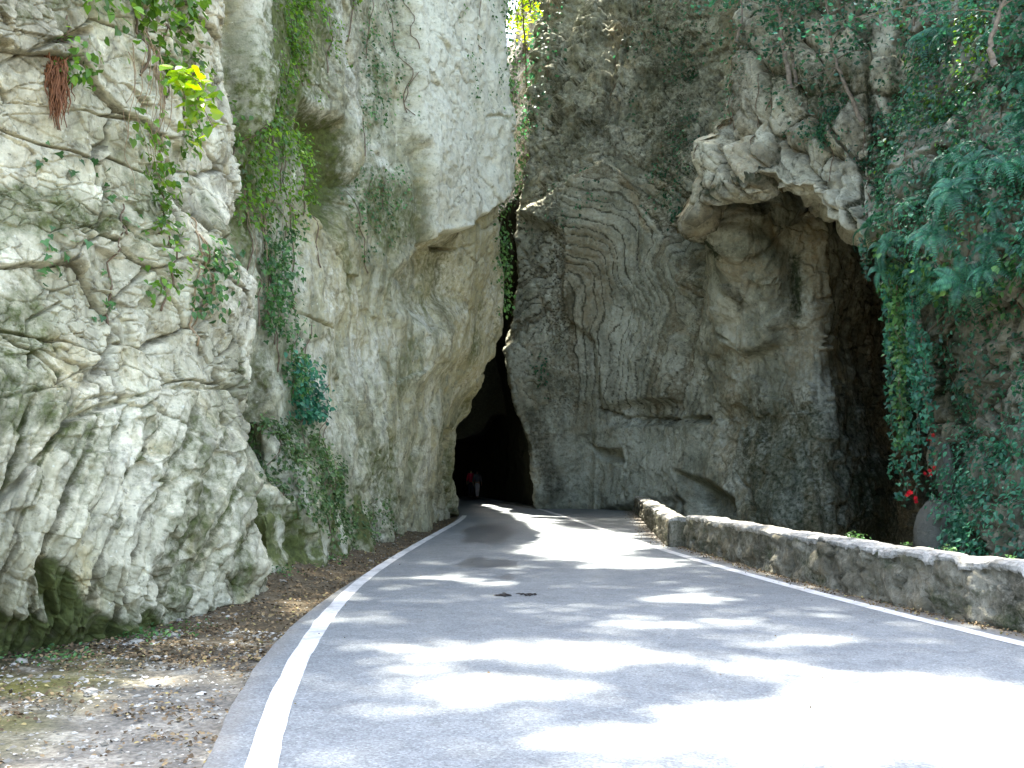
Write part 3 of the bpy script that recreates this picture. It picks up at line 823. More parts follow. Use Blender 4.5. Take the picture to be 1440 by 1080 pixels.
xr = lambda y: np.interp(y, [q[1] for q in [(13.5, -9), (9.4, 2), (6.7, 7.4)]] + list(wb[120::20, 1]) + [25.5, 34, 45.8, 46.4, 54, 60, 65, 74], [13.5, 9.4, 6.7] + list(wb[120::20, 0] + .35) + [3.8, 4.5, 5.4, 1.9, 1.3, .4, -1.0, -5.5])

# asphalt
yy = np.concatenate([np.linspace(-9, 4, 40), np.linspace(4.1, 30, 420), np.linspace(30.1, 72, 200)])
tt = np.linspace(0, 1, 110)
Y = np.repeat(yy[:, None], len(tt), 1)
Lx = xl(yy) + .035 * fbm(np.stack([yy * 1.3, yy * 0, yy * 0], -1), 4, 151)
X = Lx[:, None] + (xr(yy) - Lx)[:, None] * tt[None]
Zr = .006 * fbm(np.stack([X * .8, Y * .5, 0 * X], -1), 3, 152)
R_, C_ = X.shape
ii = np.arange(R_ * C_).reshape(R_, C_)
q = np.stack([ii[:-1, :-1], ii[:-1, 1:], ii[1:, 1:], ii[1:, :-1]], -1).reshape(-1, 4)
V = np.stack([X, Y, 0 * X], -1)
# the asphalt's broken left edge: a small real step down to the verge
side = np.stack([X[:, 0] - .02, Y[:, 0], np.full(R_, -.07)], -1)
V2 = np.concatenate([V.reshape(-1, 3), side])
n0 = R_ * C_
sq = np.stack([n0 + np.arange(R_ - 1), ii[:-1, 0], ii[1:, 0], n0 + np.arange(1, R_)], -1)


def asphalt():
    m, nt, nd, lk, bs = newmat('asphalt')
    tc = N(nd, 'ShaderNodeTexCoord')
    def noise(scale, det, rough=.6, dist=0):
        n = N(nd, 'ShaderNodeTexNoise'); n.inputs['Scale'].default_value = scale; n.inputs['Detail'].default_value = det; n.inputs['Roughness'].default_value = rough
        n.inputs['Distortion'].default_value = dist
        lk.new(tc.outputs['Object'], n.inputs['Vector']); return n.outputs['Fac']
    n1 = noise(.5, 5)
    r1 = ramp(nd, [(.3, (.165, .182, .185, 1)), (.7, (.215, .232, .23, 1))]); lk.new(n1, r1.inputs[0])
    v = N(nd, 'ShaderNodeTexVoronoi'); v.inputs['Scale'].default_value = 70; lk.new(tc.outputs['Object'], v.inputs['Vector'])
    r2 = ramp(nd, [(0, g(.5)), (.45, g(.97)), (.85, g(1.15)), (1, g(1.7))]); sp = N(nd, 'ShaderNodeSeparateColor'); lk.new(v.outputs['Color'], sp.inputs[0]); lk.new(sp.outputs[0], r2.inputs[0])
    col = mixc(nd, lk, .75, r1.outputs[0], r2.outputs[0], 'MULTIPLY')
    n3 = noise(30, 3)
    r3 = ramp(nd, [(.7, g(0)), (.76, g(.7))]); lk.new(n3, r3.inputs[0])
    col = mixc(nd, lk, r3.outputs[0], col, (.42, .42, .40))
    n4 = noise(3.2, 6, .7, 1.0)
    r4 = ramp(nd, [(.36, g(.72)), (.55, g(1.04))]); lk.new(n4, r4.inputs[0])
    col = mixc(nd, lk, .7, col, r4.outputs[0], 'MULTIPLY')
    at = N(nd, 'ShaderNodeAttribute', attribute_name='mask'); sp2 = N(nd, 'ShaderNodeSeparateColor'); lk.new(at.outputs['Color'], sp2.inputs[0])
    col = mixc(nd, lk, sp2.outputs[1], col, (.20, .17, .12))
    wet = mixc(nd, lk, sp2.outputs[0], g(1)[:3], g(.56)[:3])
    col = mixc(nd, lk, 1.0, col, wet, 'MULTIPLY')
    lk.new(col, bs.inputs['Base Color'])
    rr = N(nd, 'ShaderNodeMapRange'); rr.inputs['To Min'].default_value = .72; rr.inputs['To Max'].default_value = .45
    lk.new(sp2.outputs[0], rr.inputs['Value']); lk.new(rr.outputs[0], bs.inputs['Roughness'])
    bs.inputs['Specular IOR Level'].default_value = .45
    b = N(nd, 'ShaderNodeBump'); b.inputs['Strength'].default_value = .35; b.inputs['Distance'].default_value = .008
    lk.new(v.outputs['Distance'], b.inputs['Height']); lk.new(b.outputs[0], bs.inputs['Normal'])
    return m


road = mesh_np('road', V2, [q, sq], asphalt())
ix, iy = toimg(np.stack([X, np.maximum(Y, 1), 0 * X], -1))
jx = ix + 22 * fbm(np.stack([X * 1.1, Y * .35, 0 * X], -1), 4, 155, .6); jy = iy + 9 * fbm(np.stack([X * 1.1, Y * .35, 0 * X + 9], -1), 4, 156, .6)
wet = np.zeros(X.shape)
for poly in ([(648, 764), (655, 745), (672, 735), (715, 737), (728, 750), (706, 763)], [(640, 797), (655, 784), (675, 781), (690, 786), (728, 788), (730, 799), (690, 801)], [(697, 812), (722, 806), (718, 817)]):
    wet = np.maximum(wet, 1 - sstep(-2.5, 1.2, polydist(jx, jy, poly, True)))
wet[iy > 1000] = 0
dl = (X - Lx[:, None]); dr = (xr(yy)[:, None] - X)
nn = fbm(np.stack([X * 2.5, Y * 1.2, 0 * X], -1), 4, 157)
dust = np.maximum(.75 * (1 - sstep(.0, .45, dr - .35 + .25 * nn)), .35 * (1 - sstep(0, .2, dl + .12 * nn)))
mk = np.ones((len(V2), 4), f32); mk[:, :3] = 0
mk[:n0, 0] = wet.ravel(); mk[:n0, 1] = dust.ravel()
a = road.data.attributes.new('mask', 'FLOAT_COLOR', 'POINT'); a.data.foreach_set('color', mk.ravel())
tag(road, None, None, None, 'structure')


def paint():
    m, nt, nd, lk, bs = newmat('road_paint')
    tc = N(nd, 'ShaderNodeTexCoord')
    n = N(nd, 'ShaderNodeTexNoise'); n.inputs['Scale'].default_value = 9; n.inputs['Detail'].default_value = 8; n.inputs['Roughness'].default_value = .7
    lk.new(tc.outputs['Object'], n.inputs['Vector'])
    r = ramp(nd, [(.30, (.20, .20, .195, 1)), (.38, (.60, .60, .57, 1)), (.6, (.72, .72, .69, 1))]); lk.new(n.outputs['Fac'], r.inputs[0])
    v = N(nd, 'ShaderNodeTexNoise'); v.inputs['Scale'].default_value = 1.7; v.inputs['Detail'].default_value = 12; v.inputs['Roughness'].default_value = .8; lk.new(tc.outputs['Object'], v.inputs['Vector'])
    r2 = ramp(nd, [(.36, g(.38)), (.45, g(.75)), (.55, g(1))]); lk.new(v.outputs['Fac'], r2.inputs[0])
    lk.new(mixc(nd, lk, .8, r.outputs[0], r2.outputs[0], 'MULTIPLY'), bs.inputs['Base Color'])
    bs.inputs['Roughness'].default_value = .7
    return m


M['paint'] = paint()


def line(name, c, w, label):
    t = np.gradient(c, axis=0); t /= np.linalg.norm(t, axis=1)[:, None]
    nrm = np.stack([t[:, 1], -t[:, 0]], -1)
    k = np.arange(len(c))
    e1 = .02 * fbm(np.stack([k * .22, k * 0., k * 0.], -1), 3, 161); e2 = .02 * fbm(np.stack([k * .22, k * 0. + 5, k * 0.], -1), 3, 162)
    A_ = c - nrm * (w / 2 + e1)[:, None]; B_ = c + nrm * (w / 2 + e2)[:, None]
    V = np.concatenate([np.c_[A_, np.full(len(c), .0045)], np.c_[B_, np.full(len(c), .0045)]])
    n = len(c); q = np.stack([k[:-1], n + k[:-1], n + k[1:], k[1:]], -1)
    o = mesh_np(name, V, q, M['paint'])
    tag(o, label, None, None, 'structure')


line('road_marking', ll[20:], .175, 'worn white edge line along the left side of the road')
line('road_marking', rl[20:], .185, 'white edge line on the right, running past the parapet into the tunnel')

# ------------------------------------------------------------------ ground
wx = lambda y: np.interp(y, list(wb[:, 1]) + list(fb[:, 1]) + [50], list(wb[:, 0]) + list(fb[:, 0]) + [6])


def gz(x, y):
    x = np.asarray(x, float); y = np.asarray(y, float)
    l = xl(y) - x                                   # metres left of the asphalt
    z = -.045 + .0 * l
    z = np.where(l > 0, -.05 + .02 * np.clip(l - .25, 0, 3), z)
    far = sstep(11, 18, y)
    z = np.where(l > 0, z + far * .42 * sstep(.15, 1.4, l), z)
    r = x - wx(y) - .55
    z = np.where(r > 0, -.3 - 7 * sstep(0, 5, r), z)
    z = z + np.where(l > .1, .05 * fbm(np.stack([x * 1.5, y * 1.5, 0 * x], -1), 3, 171) + .02 * fbm(np.stack([x * 6, y * 6, 0 * x], -1), 3, 172), 0)
    return z


def grid_ground(xs, ys):
    X, Y = np.meshgrid(xs, ys)
    return np.stack([X, Y, gz(X, Y)], -1)


def soil():
    m, nt, nd, lk, bs = newmat('verge_soil')
    tc = N(nd, 'ShaderNodeTexCoord')
    def noise(scale, det, rough=.65, dist=0):
        n = N(nd, 'ShaderNodeTexNoise'); n.inputs['Scale'].default_value = scale; n.inputs['Detail'].default_value = det; n.inputs['Roughness'].default_value = rough
        n.inputs['Distortion'].default_value = dist
        lk.new(tc.outputs['Object'], n.inputs['Vector']); return n.outputs['Fac']
    r = ramp(nd, [(.44, (.03, .025, .016, 1)), (.52, (.10, .085, .055, 1)), (.60, (.27, .25, .19, 1))]); lk.new(noise(2.2, 9, .75, .5), r.inputs[0])
    at = N(nd, 'ShaderNodeAttribute', attribute_name='mask'); sp = N(nd, 'ShaderNodeSeparateColor'); lk.new(at.outputs['Color'], sp.inputs[0])
    fine = ramp(nd, [(.35, g(.5)), (.65, g(1.35))]); lk.new(noise(26, 6), fine.inputs[0])
    col = mixc(nd, lk, sp.outputs[0], r.outputs[0], (.16, .15, .04))
    col = mixc(nd, lk, sp.outputs[1], col, (.105, .082, .048))
    col = mixc(nd, lk, sp.outputs[2], col, (.50, .48, .41))
    col = mixc(nd, lk, .8, col, fine.outputs[0], 'MULTIPLY')
    lk.new(col, bs.inputs['Base Color']); bs.inputs['Roughness'].default_value = .95; bs.inputs['Specular IOR Level'].default_value = .15
    b = N(nd, 'ShaderNodeBump'); b.inputs['Strength'].default_value = .6; b.inputs['Distance'].default_value = .03
    lk.new(noise(18, 8), b.inputs['Height']); lk.new(b.outputs[0], bs.inputs['Normal'])
    return m


xs = np.concatenate([[-400, -150, -60, -30, -15], np.linspace(-9, -1.2, 230), np.linspace(-1.1, 14, 60), [20, 40, 90, 200, 400]])
ys = np.concatenate([[-400, -120, -40, -15, -9], np.linspace(0, 20, 330), np.linspace(20.2, 46, 150), [52, 60, 70, 85, 120, 250, 500]])
gp = grid_ground(xs, ys)
ii = np.arange(gp.shape[0] * gp.shape[1]).reshape(gp.shape[:2])
q = np.stack([ii[:-1, :-1], ii[:-1, 1:], ii[1:, 1:], ii[1:, :-1]], -1).reshape(-1, 4)
gr = mesh_np('ground', gp, q, soil(), smooth=True)
gx, gy = gp[..., 0], gp[..., 1]
nz1 = fbm(np.stack([gx * .9, gy * .9, 0 * gx], -1), 4, 175)
yel = sstep(.6, 1.6, xl(gy) - gx) * (1 - sstep(8.2, 11, gy)) * sstep(-.3, .2, nz1) * .75
lit_ = np.maximum(sstep(8.5, 11.5, gy + 1.2 * nz1) * .85, (gx > 3) | (gx < -9) | (gy < 0))
chalk = (gx > -9) * (gx < 3) * (1 - sstep(.5, 1.9, xl(gy) - gx + .8 * nz1)) * (1 - sstep(7, 10.5, gy)) * .3
mk = np.ones((gp.shape[0] * gp.shape[1], 4), f32)
mk[:, 0] = yel.ravel(); mk[:, 1] = lit_.ravel(); mk[:, 2] = chalk.ravel()
a = gr.data.attributes.new('mask', 'FLOAT_COLOR', 'POINT'); a.data.foreach_set('color', mk.ravel())
tag(gr, None, None, None, 'structure')

# ------------------------------------------------------------------ parapet walls
def wallmat(name, a, b, c):
    m = rockmat(name, a, b, c, (.22, .17, .09), moss=(.05, .06, .025), sc=3.0, streak=.2, bump=.7)
    return m


M['wall'] = wallmat('parapet_stone', (.32, .30, .225), (.185, .17, .12), (.08, .075, .05))
M['cope'] = wallmat('parapet_coping', (.62, .60, .54), (.48, .46, .40), (.28, .27, .22))


def parapet(c, h, t, label, seed, cope_mask=.0):
    n = int(np.linalg.norm(np.diff(c, axis=0), axis=1).sum() / .045)
    L = np.concatenate([[0], np.cumsum(np.linalg.norm(np.diff(c, axis=0), axis=1))])
    s = np.linspace(0, L[-1], n)
    c = np.stack([np.interp(s, L, c[:, k]) for k in range(2)], -1)
    T = np.gradient(c, axis=0); T /= np.linalg.norm(T, axis=1)[:, None]
    nr = np.stack([T[:, 1], -T[:, 0]], -1)           # towards the gorge
    root = empty('stone_wall', (c[0, 0], c[0, 1], 0))
    off = np.array([c[0, 0], c[0, 1], 0])
    hh = h + .025 * fbm(np.stack([s * .8, 0 * s, 0 * s], -1), 3, seed)
    # body: road face, back face
    zt = np.linspace(0, 1, 18)
    prof = [(0, -.15)] + [(.03 * z, z) for z in zt] + [(t, 1.0), (t, .5), (t + .1, -1.5)]
    rows = []
    for dx, zf in prof:
        z = np.where(zf < 0, zf, zf * (hh - .045))
        rows.append(np.c_[c + nr * dx, z])
    V = np.stack(rows)
    nn = normals(V.astype(f32))
    q = V.astype(f32)
    b1, k1, r1 = blocks(q, (3.2, 3.2, 4.5), seed + 1, warp=.4)
    b2, k2, r2 = blocks(q, (7, 7, 8), seed + 21, warp=.3)
    d = .085 * b1 - .05 * k1 + .035 * b2 + .035 * fbm(q * 2.2, 4, seed + 2) + .02 * fbm(q * 9, 3, seed + 3)
    d[0] *= .2; d[-4:] *= .3
    sgn = np.sign((nn[5] * np.c_[-nr, np.zeros(n)]).sum(1).mean())
    V = V + nn * sgn * d[..., None]
    ii = np.arange(V.shape[0] * n).reshape(V.shape[0], n)
    Q = np.stack([ii[:-1, :-1], ii[:-1, 1:], ii[1:, 1:], ii[1:, :-1]], -1).reshape(-1, 4)
    mb = MB(); mb.add(V - off, Q)
    for e in (0, n - 1):                              # end faces
        m = len(prof); ring = V[:, e]
        mb.add(ring - off, tris=[[0, k, k + 1] for k in range(1, m - 1)])
    body = mb.build('wall_body', M['wall'], root, True)
    mk = np.zeros((mb.n, 4), f32)
    allp = np.concatenate(mb.V)
    mk[:, 0] = .6 * sstep(-.1, .4, fbm((allp + off) * np.array([1.5, 1.5, 3]), 4, seed + 7)); mk[:, 1] = .55 * sstep(0, .4, fbm((allp + off) * np.array([2, 2, .8]), 4, seed + 8))
    a = body.data.attributes.new('mask', 'FLOAT_COLOR', 'POINT'); a.data.foreach_set('color', mk.ravel())
    # coping of rough mortar and flat stones, overhanging a little
    prof = [(.045, -.09), (.015, -.06), (.012, -.015), (.06, .010), (t * .33, .022), (t * .66, .02), (t - .03, .008), (t + .03, -.01), (t + .02, -.05)]
    k = 5; prof2 = []
    for (x0, z0), (x1, z1) in zip(prof[:-1], prof[1:]):
        for j in range(k): prof2.append((x0 + (x1 - x0) * j / k, z0 + (z1 - z0) * j / k))
    prof2.append(prof[-1])
    V = np.stack([np.c_[c + nr * dx, hh + dz] for dx, dz in prof2])
    q = V.astype(f32)
    b1, k1, r1 = blocks(q, (2.6, 2.0, 2.6), seed + 11, warp=.5)
    low = sstep(-.2, .4, fbm(q * np.array([1.1, 1.1, .5], f32), 3, seed + 12))
    V[..., 2] += .03 * b1 - .03 * k1 + .015 * fbm(q * 7, 4, seed + 13) - .015 * low
    edge = np.minimum(np.arange(len(prof2)), 12)[:, None] / 12.
    V[..., :2] += (nr[None] * ((.10 * fbm(q * 2.5, 5, seed + 14, .65) + .04 * b1) * (1 - edge))[..., None])
    ii = np.arange(V.shape[0] * n).reshape(V.shape[0], n)
    Q = np.stack([ii[:-1, :-1], ii[:-1, 1:], ii[1:, 1:], ii[1:, :-1]], -1).reshape(-1, 4)
    mb = MB(); mb.add(V - off, Q)
    for e in (0, n - 1):
        ring = V[:, e]; mb.add(ring - off, tris=[[0, j, j + 1] for j in range(1, len(prof2) - 1)])
    cp = mb.build('coping', M['cope'], root, True)
    allp = np.concatenate(mb.V)
    mk = np.zeros((mb.n, 4), f32)
    mk[:, 0] = cope_mask * sstep(-.1, .3, fbm((allp + off) * 1.4, 3, seed + 15)); mk[:, 1] = .35 * sstep(.1, .4, fbm((allp + off) * 2.6, 3, seed + 16))
    a = cp.data.attributes.new('mask', 'FLOAT_COLOR', 'POINT'); a.data.foreach_set('color', mk.ravel())
    tag(root, label, 'wall')
    return root


parapet(wb[60:], .66, .5, 'long low stone parapet with a pale rough top, curving along the right side of the road', 181, .2)
parapet(fb[2:], .60, .45, 'short far stone parapet between the drain gap and the folded cliff', 191, .7)

# ------------------------------------------------------------------ foliage helpers
T_DIAM = (np.array([[0, 0, 0], [.36, .42, .07], [0, 1, -.06], [-.36, .42, .07]]), np.array([[0, 1, 2], [0, 2, 3]]))
T_LENS = (np.array([[0, 0, 0], [.30, .22, .06], [.36, .55, .07], [0, 1.05, -.10], [-.36, .55, .07], [-.30, .22, .06], [0, .5, -.03]]),
          np.array([[0, 1, 6], [1, 2, 6], [2, 3, 6], [3, 4, 6], [4, 5, 6], [5, 0, 6]]))
T_IVY = (np.array([[0, .12, 0], [.22, -.05, .03], [.52, .22, .06], [.28, .42, .02], [0, 1., -.1], [-.28, .42, .02], [-.52, .22, .06], [-.22, -.05, .03], [0, .38, -.03]]),
         np.array([[k, (k + 1) % 8, 8] for k in range(8)]))
T_HEART = (np.array([[0, .08, 0], [.25, -.06, .03], [.48, .18, .06], [.42, .5, .05], [.2, .8, 0], [0, 1.08, -.08], [-.2, .8, 0], [-.42, .5, .05], [-.48, .18, .06], [-.25, -.06, .03], [0, .4, -.05]]),
           np.array([[k, (k + 1) % 10, 10] for k in range(10)]))


def leaves_np(pos, nor, tip, size, T):
    """leaf cards: pos (n,3), nor = leaf normal, tip = direction of the leaf's tip"""
    TV, TF = T
    n = len(pos)
    nor = nor / (np.linalg.norm(nor, axis=1)[:, None] + 1e-9)
    tip = tip - (tip * nor).sum(1)[:, None] * nor
    tip = tip / (np.linalg.norm(tip, axis=1)[:, None] + 1e-9)
    sd = np.cross(tip, nor)
    V = pos[:, None] + size[:, None, None] * (TV[None, :, 0, None] * sd[:, None] + TV[None, :, 1, None] * tip[:, None] + TV[None, :, 2, None] * nor[:, None])
    Fq = TF[None] + (np.arange(n) * len(TV))[:, None, None]
    return V.reshape(-1, 3), Fq.reshape(-1, TF.shape[1])


def scatter(rel, poly, n, clump=1.2, thr=0., seed=0, soft=12):
    """points of a surface inside a picture-space outline, gathered into clumps"""
    m = (rel.px > min(q[0] for q in poly) - soft) & (rel.px < max(q[0] for q in poly) + soft) & (rel.py > min(q[1] for q in poly) - soft) & (rel.py < max(q[1] for q in poly) + soft)
    idx = np.nonzero(m.ravel())[0]
    px, py = rel.px.ravel()[idx], rel.py.ravel()[idx]
    pos = rel.p.reshape(-1, 3)[idx]; nor = rel.nrm.reshape(-1, 3)[idx]
    d = polydist(px, py, poly, True) + 14 * fbm(pos * 1.1, 3, seed + 300)
    w = (1 - sstep(-soft, soft * .4, d)) * sstep(thr - .12, thr + .18, fbm(pos * clump, 3, seed + 400))
    # area weight
    w = np.clip(w, 0, 1)
    if w.sum() < 1e-6: w = (d < 0) + 1e-9
    k = RNG.choice(len(idx), n, p=w / w.sum())
    return pos[k].astype(float), nor[k].astype(float), idx[k]


def rnd(n, s=1.0): return RNG.normal(0, s, (n, 3))


def vine(kind, label, rel, poly, n, size, mat, off=(.02, .12), T=T_LENS, clump=1.2, thr=0., stems=6, cat='ivy', group=None, seed=0, up=.5, stemmat='stem', droop=1.0, stem_len=(30, 120)):
    pos, nor, idx = scatter(rel, poly, n, clump, thr, seed)
    o = pos + nor * RNG.uniform(off[0], off[1], (n, 1)) ** 1.0
    sz = size * RNG.uniform(.55, 1.25, n)
    ln = nor * .7 + np.array([0, 0, up]) + rnd(n, .42)
    tip = np.array([0, 0, -droop]) + rnd(n, .6) + nor * .35
    V, Fa = leaves_np(o + rnd(n, size * .3), ln, tip, sz, T)
    root = empty(kind, tuple(pos.mean(0)))
    mesh_np('foliage', V - pos.mean(0), Fa, M[mat], root)
    if stems:
        R, Cn = rel.sh
        for s_ in range(stems):
            st = idx[RNG.integers(n)]
            r0, c0 = divmod(int(st), Cn)
            L = int(RNG.integers(*stem_len)); pts = []
            cc = float(c0)
            for j in range(0, L, 4):
                rr_ = min(max(r0 + j - L // 2, 0), R - 1)
                cc += RNG.normal(0, 1.6)
                ci = int(np.clip(cc, 0, Cn - 1))
                pts.append(rel.p[rr_, ci] + rel.nrm[rr_, ci] * .03)
            pts = np.array(pts, float)
            if len(pts) > 3:
                pts[1:-1] = (pts[:-2] + pts[1:-1] + pts[2:]) / 3
                mb = MB(); mb.tube(pts - pos.mean(0), np.linspace(.011, .018, len(pts)) * size / .09 * .8, 5)
                mb.build('stem', M[stemmat], root, True)
    tag(root, label, cat, group)
    return root


# ------------------------------------------------------------------ vegetation on the left cliffs
vine('climbing_vine', 'broad-leaved climbing vine spilling over the top of the pale left cliff face', A, [(70, -120), (260, -120), (275, 30), (240, 70), (180, 20), (110, 10)], 900, .105, 'ivy_bright', (.03, .35), T_HEART, .8, -.2, 7, 'vine', None, 1, .6)
vine('climbing_vine', 'loose strands of broad green leaves hanging down the middle of the pale left cliff', A, [(165, 40), (262, 30), (272, 180), (235, 300), (250, 420), (200, 420), (195, 240)], 620, .085, 'ivy_bright', (.02, .22), T_HEART, 1.2, -.1, 10, 'vine', None, 2, .5)
vine('climbing_vine', 'small dark leaved tuft at the left cliff top beside a rust-brown root mat', A, [(72, 50), (112, 50), (125, 90), (105, 135), (80, 100)], 120, .085, 'ivy_bright', (.04, .22), T_LENS, 1.5, -.6, 2, 'vine', None, 3, .4)
vine('ivy', 'sparse single ivy leaves scattered over the bare pale blocks of the left cliff', A, [(55, 180), (200, 240), (240, 430), (160, 440), (60, 400)], 75, .085, 'ivy_mid', (.01, .08), T_IVY, 1.6, .05, 2, 'ivy', None, 4, .5)
vine('ivy', 'dense green ivy bush in the hollow between the pale left face and the grey tower', B, [(310, 160), (400, 170), (470, 200), (440, 290), (400, 325), (330, 330), (310, 260)], 1300, .085, 'ivy_bright', (.03, .35), T_LENS, .6, -.3, 8, 'ivy', None, 5, .6)
vine('ivy', 'ribbon of ivy with brown stems hanging along the right rim of the pale left cliff', B, [(345, 330), (410, 320), (405, 470), (430, 520), (400, 560), (360, 500), (350, 430)], 1150, .085, 'ivy_mid', (.02, .35), T_IVY, .8, .02, 12, 'ivy', None, 6, .4)
vine('ivy', 'bluish green ivy clump halfway up the gully behind the left cliff', B, [(392, 500), (425, 505), (450, 580), (430, 605), (400, 590)], 700, .10, 'fern', (.03, .35), T_LENS, .8, -.5, 3, 'ivy', None, 7, .5)
vine('ivy', 'low mat of small leaves over the mossy foot of the gully left of the tunnel', B, [(345, 600), (420, 590), (480, 640), (510, 740), (480, 770), (420, 730), (370, 680)], 2600, .075, 'moss_leaf', (.01, .14), T_LENS, .9, -.15, 6, 'ground ivy', None, 8, .5)
vine('ivy', 'green creeper tuft on the rim of the pale left cliff with dry brown stems below', A, [(258, 340), (310, 345), (300, 420), (262, 450), (252, 410)], 260, .085, 'ivy_mid', (.02, .3), T_LENS, 1., -.4, 6, 'creeper', None, 9, .5, 'dry')
vine('ivy', 'thin ivy veil in the upper gully between the pale rib and the grey tower', B, [(340, -90), (500, -90), (500, 60), (450, 130), (420, 250), (360, 180)], 2600, .085, 'ivy_bright', (.01, .18), T_LENS, .7, .0, 10, 'ivy', None, 10, .5)
vine('ivy', 'narrow line of small ivy leaves running down the left side of the bright grey slab', B, [(510, -90), (560, -90), (560, 180), (570, 330), (535, 350), (490, 380), (500, 200)], 1200, .075, 'ivy_mid', (.01, .12), T_LENS, .8, -.05, 8, 'ivy', None, 11, .5)
vine('ivy', 'ivy fringe along the vertical edge of the slot, its leaves catching sunlight', B, [(676, -100), (708, -100), (710, 440), (694, 440), (684, 200)], 1500, .12, 'ivy_mid', (.02, .4), T_LENS, .6, -.4, 6, 'ivy', None, 12, .3)
vine('ivy', 'few dark leaf tufts on the middle of the bright grey slab', B, [(610, -60), (690, -60), (680, 130), (640, 180), (620, 60)], 320, .085, 'ivy_mid', (.01, .12), T_LENS, .9, .12, 3, 'ivy', None, 13, .4)
vine('grass_tuft', 'leafy weeds at the foot of the grey tower beside the leaf-strewn verge', B, [(480, 715), (540, 700), (560, 750), (500, 775)], 420, .07, 'moss_leaf', (.02, .15), T_LENS, .9, -.3, 0, 'weeds', None, 14, .6)
# sunlit sprig
base = P(228, 95, 10.4)
mb = MB(); pos, tips = [], []
stems_ = []
for a_, b_ in (((258, 90), (284, 150)), ((258, 90), (308, 140)), ((258, 90), (272, 200)), ((258, 90), (300, 180))):
    q0, q1, q2 = base, P(a_[0], a_[1], 10.1), P(b_[0], b_[1], 9.8)
    t = np.linspace(0, 1, 14)[:, None]
    c_ = (1 - t) ** 2 * q0 + 2 * t * (1 - t) * q1 + t * t * q2
    stems_.append(c_ - base)
    for k in range(4, 14):
        for j in range(2): pos.append(c_[k] + RNG.normal(0, .055, 3)); tips.append(c_[k] - c_[k - 1])
pos = np.array(pos); n = len(pos)
V, Fa = leaves_np(pos, rnd(n, .5) + np.array([.1, -.5, .8]), np.array([0, 0, -.7]) + rnd(n, .5), .135 * RNG.uniform(.6, 1.2, n), T_HEART)
root = empty('vine_sprig', tuple(base)); mesh_np('foliage', V - base, Fa, M['ivy_sunlit'], root); 
for c_ in stems_: mb = MB(); mb.tube(c_, np.linspace(.008, .003, 14), 5); mb.build('stem', M['stem'], root, True)
tag(root, 'sunlit yellow-green leaf sprig hanging out from the pale left cliff', 'vine')
# dry hanging stems
for lab, xs_, y0, y1, n in (('bundle of bare straw-coloured stems dangling over the pale left cliff below the broad leaves', (182, 232), 20, 290, 16), ('a few thin dry stems trailing down beside the ivy bush left of the grey tower', (318, 400), 250, 470, 12)):
    rel = A if y0 < 100 else B
    root = empty('dry_vine', tuple(P(np.mean(xs_), y0, 10 if y0 < 100 else 17)))
    for k in range(n):
        mb = MB(); x = RNG.uniform(*xs_); a0 = y0 + RNG.uniform(0, 60); a1 = y1 - RNG.uniform(0, 110); pts = []
        for y in np.arange(a0, a1, 9):
            x += RNG.normal(0, 1.4)
            j = np.argmin((rel.px - x) ** 2 + (rel.py - y) ** 2)
            pts.append(rel.p.reshape(-1, 3)[j] + rel.nrm.reshape(-1, 3)[j] * RNG.uniform(.08, .14))
        pts = np.array(pts, float)
        for _ in range(3): pts[1:-1] = (pts[:-2] + pts[1:-1] + pts[2:]) / 3
        mb.tube(pts - np.array(root.location), np.linspace(.006, .003, len(pts)), 4); mb.build('stem', M['dry'], root, True)
    tag(root, lab, 'dry stems')
# rust-brown root mat
mb = MB()
for k in range(200):
    x = RNG.normal(72, 5); y0 = RNG.uniform(75, 130); y1 = y0 + RNG.uniform(18, 58)
    j = np.argmin((A.px - x) ** 2 + (A.py - y0) ** 2); s0 = A.p.reshape(-1, 3)[j] + A.nrm.reshape(-1, 3)[j] * RNG.uniform(.03, .12)
    L = (y1 - y0) / F * 9.3
    t = np.linspace(0, 1, 9)
    pts = s0 + np.stack([RNG.normal(0, .02) * t + .012 * np.sin(t * 9 + k), RNG.normal(0, .02) * t, -L * t], -1)
    mb.tube(pts, np.linspace(.009, .003, 9), 4)
tag(mb.build('root_mat', M['root'], None, True), 'rust-brown mat of hanging root fibres at the top of the pale left cliff', 'roots')

# ------------------------------------------------------------------ vegetation around the folded cliff and overhang
vine('ivy', 'dark straggling ivy on the broken upper part of the folded cliff', C, [(860, -60), (1000, -60), (985, 200), (975, 330), (910, 300), (880, 160)], 1300, .13, 'ivy_dark', (.02, .35), T_LENS, .45, -.02, 6, 'ivy', None, 21, .5)
vine('ivy', 'leaves fringing the right lip of the dark slot, speckled with sun', C, [(735, -60), (800, -60), (790, 120), (760, 190), (735, 200)], 900, .16, 'ivy_dark', (.03, .6), T_LENS, .5, -.2, 4, 'ivy', None, 22, .4)
vine('ivy', 'small green tufts rooted in the cracks of the folded cliff above the tunnel', C, [(740, 230), (870, 235), (830, 330), (780, 330), (775, 560), (750, 560), (740, 400)], 260, .13, 'ivy_dark', (.01, .12), T_LENS, .8, .2, 0, 'ivy', None, 23, .6)
vine('bush', 'shadowy bushes on top of the brown rock nose, against the upper cliff', Dm, [(1010, -120), (1220, -120), (1215, 20), (1130, 30), (1040, 40), (1020, 20)], 1700, .12, 'ivy_dark', (.05, .7), T_LENS, .5, -.15, 8, 'bush', None, 24, .6)
vine('ivy', 'leafy patches on the ledge across the brown rock nose', Dm, [(1060, 110), (1230, 120), (1230, 200), (1200, 230), (1130, 190), (1080, 180)], 800, .10, 'ivy_dark', (.01, .2), T_LENS, .8, .0, 6, 'ivy', None, 25, .6)
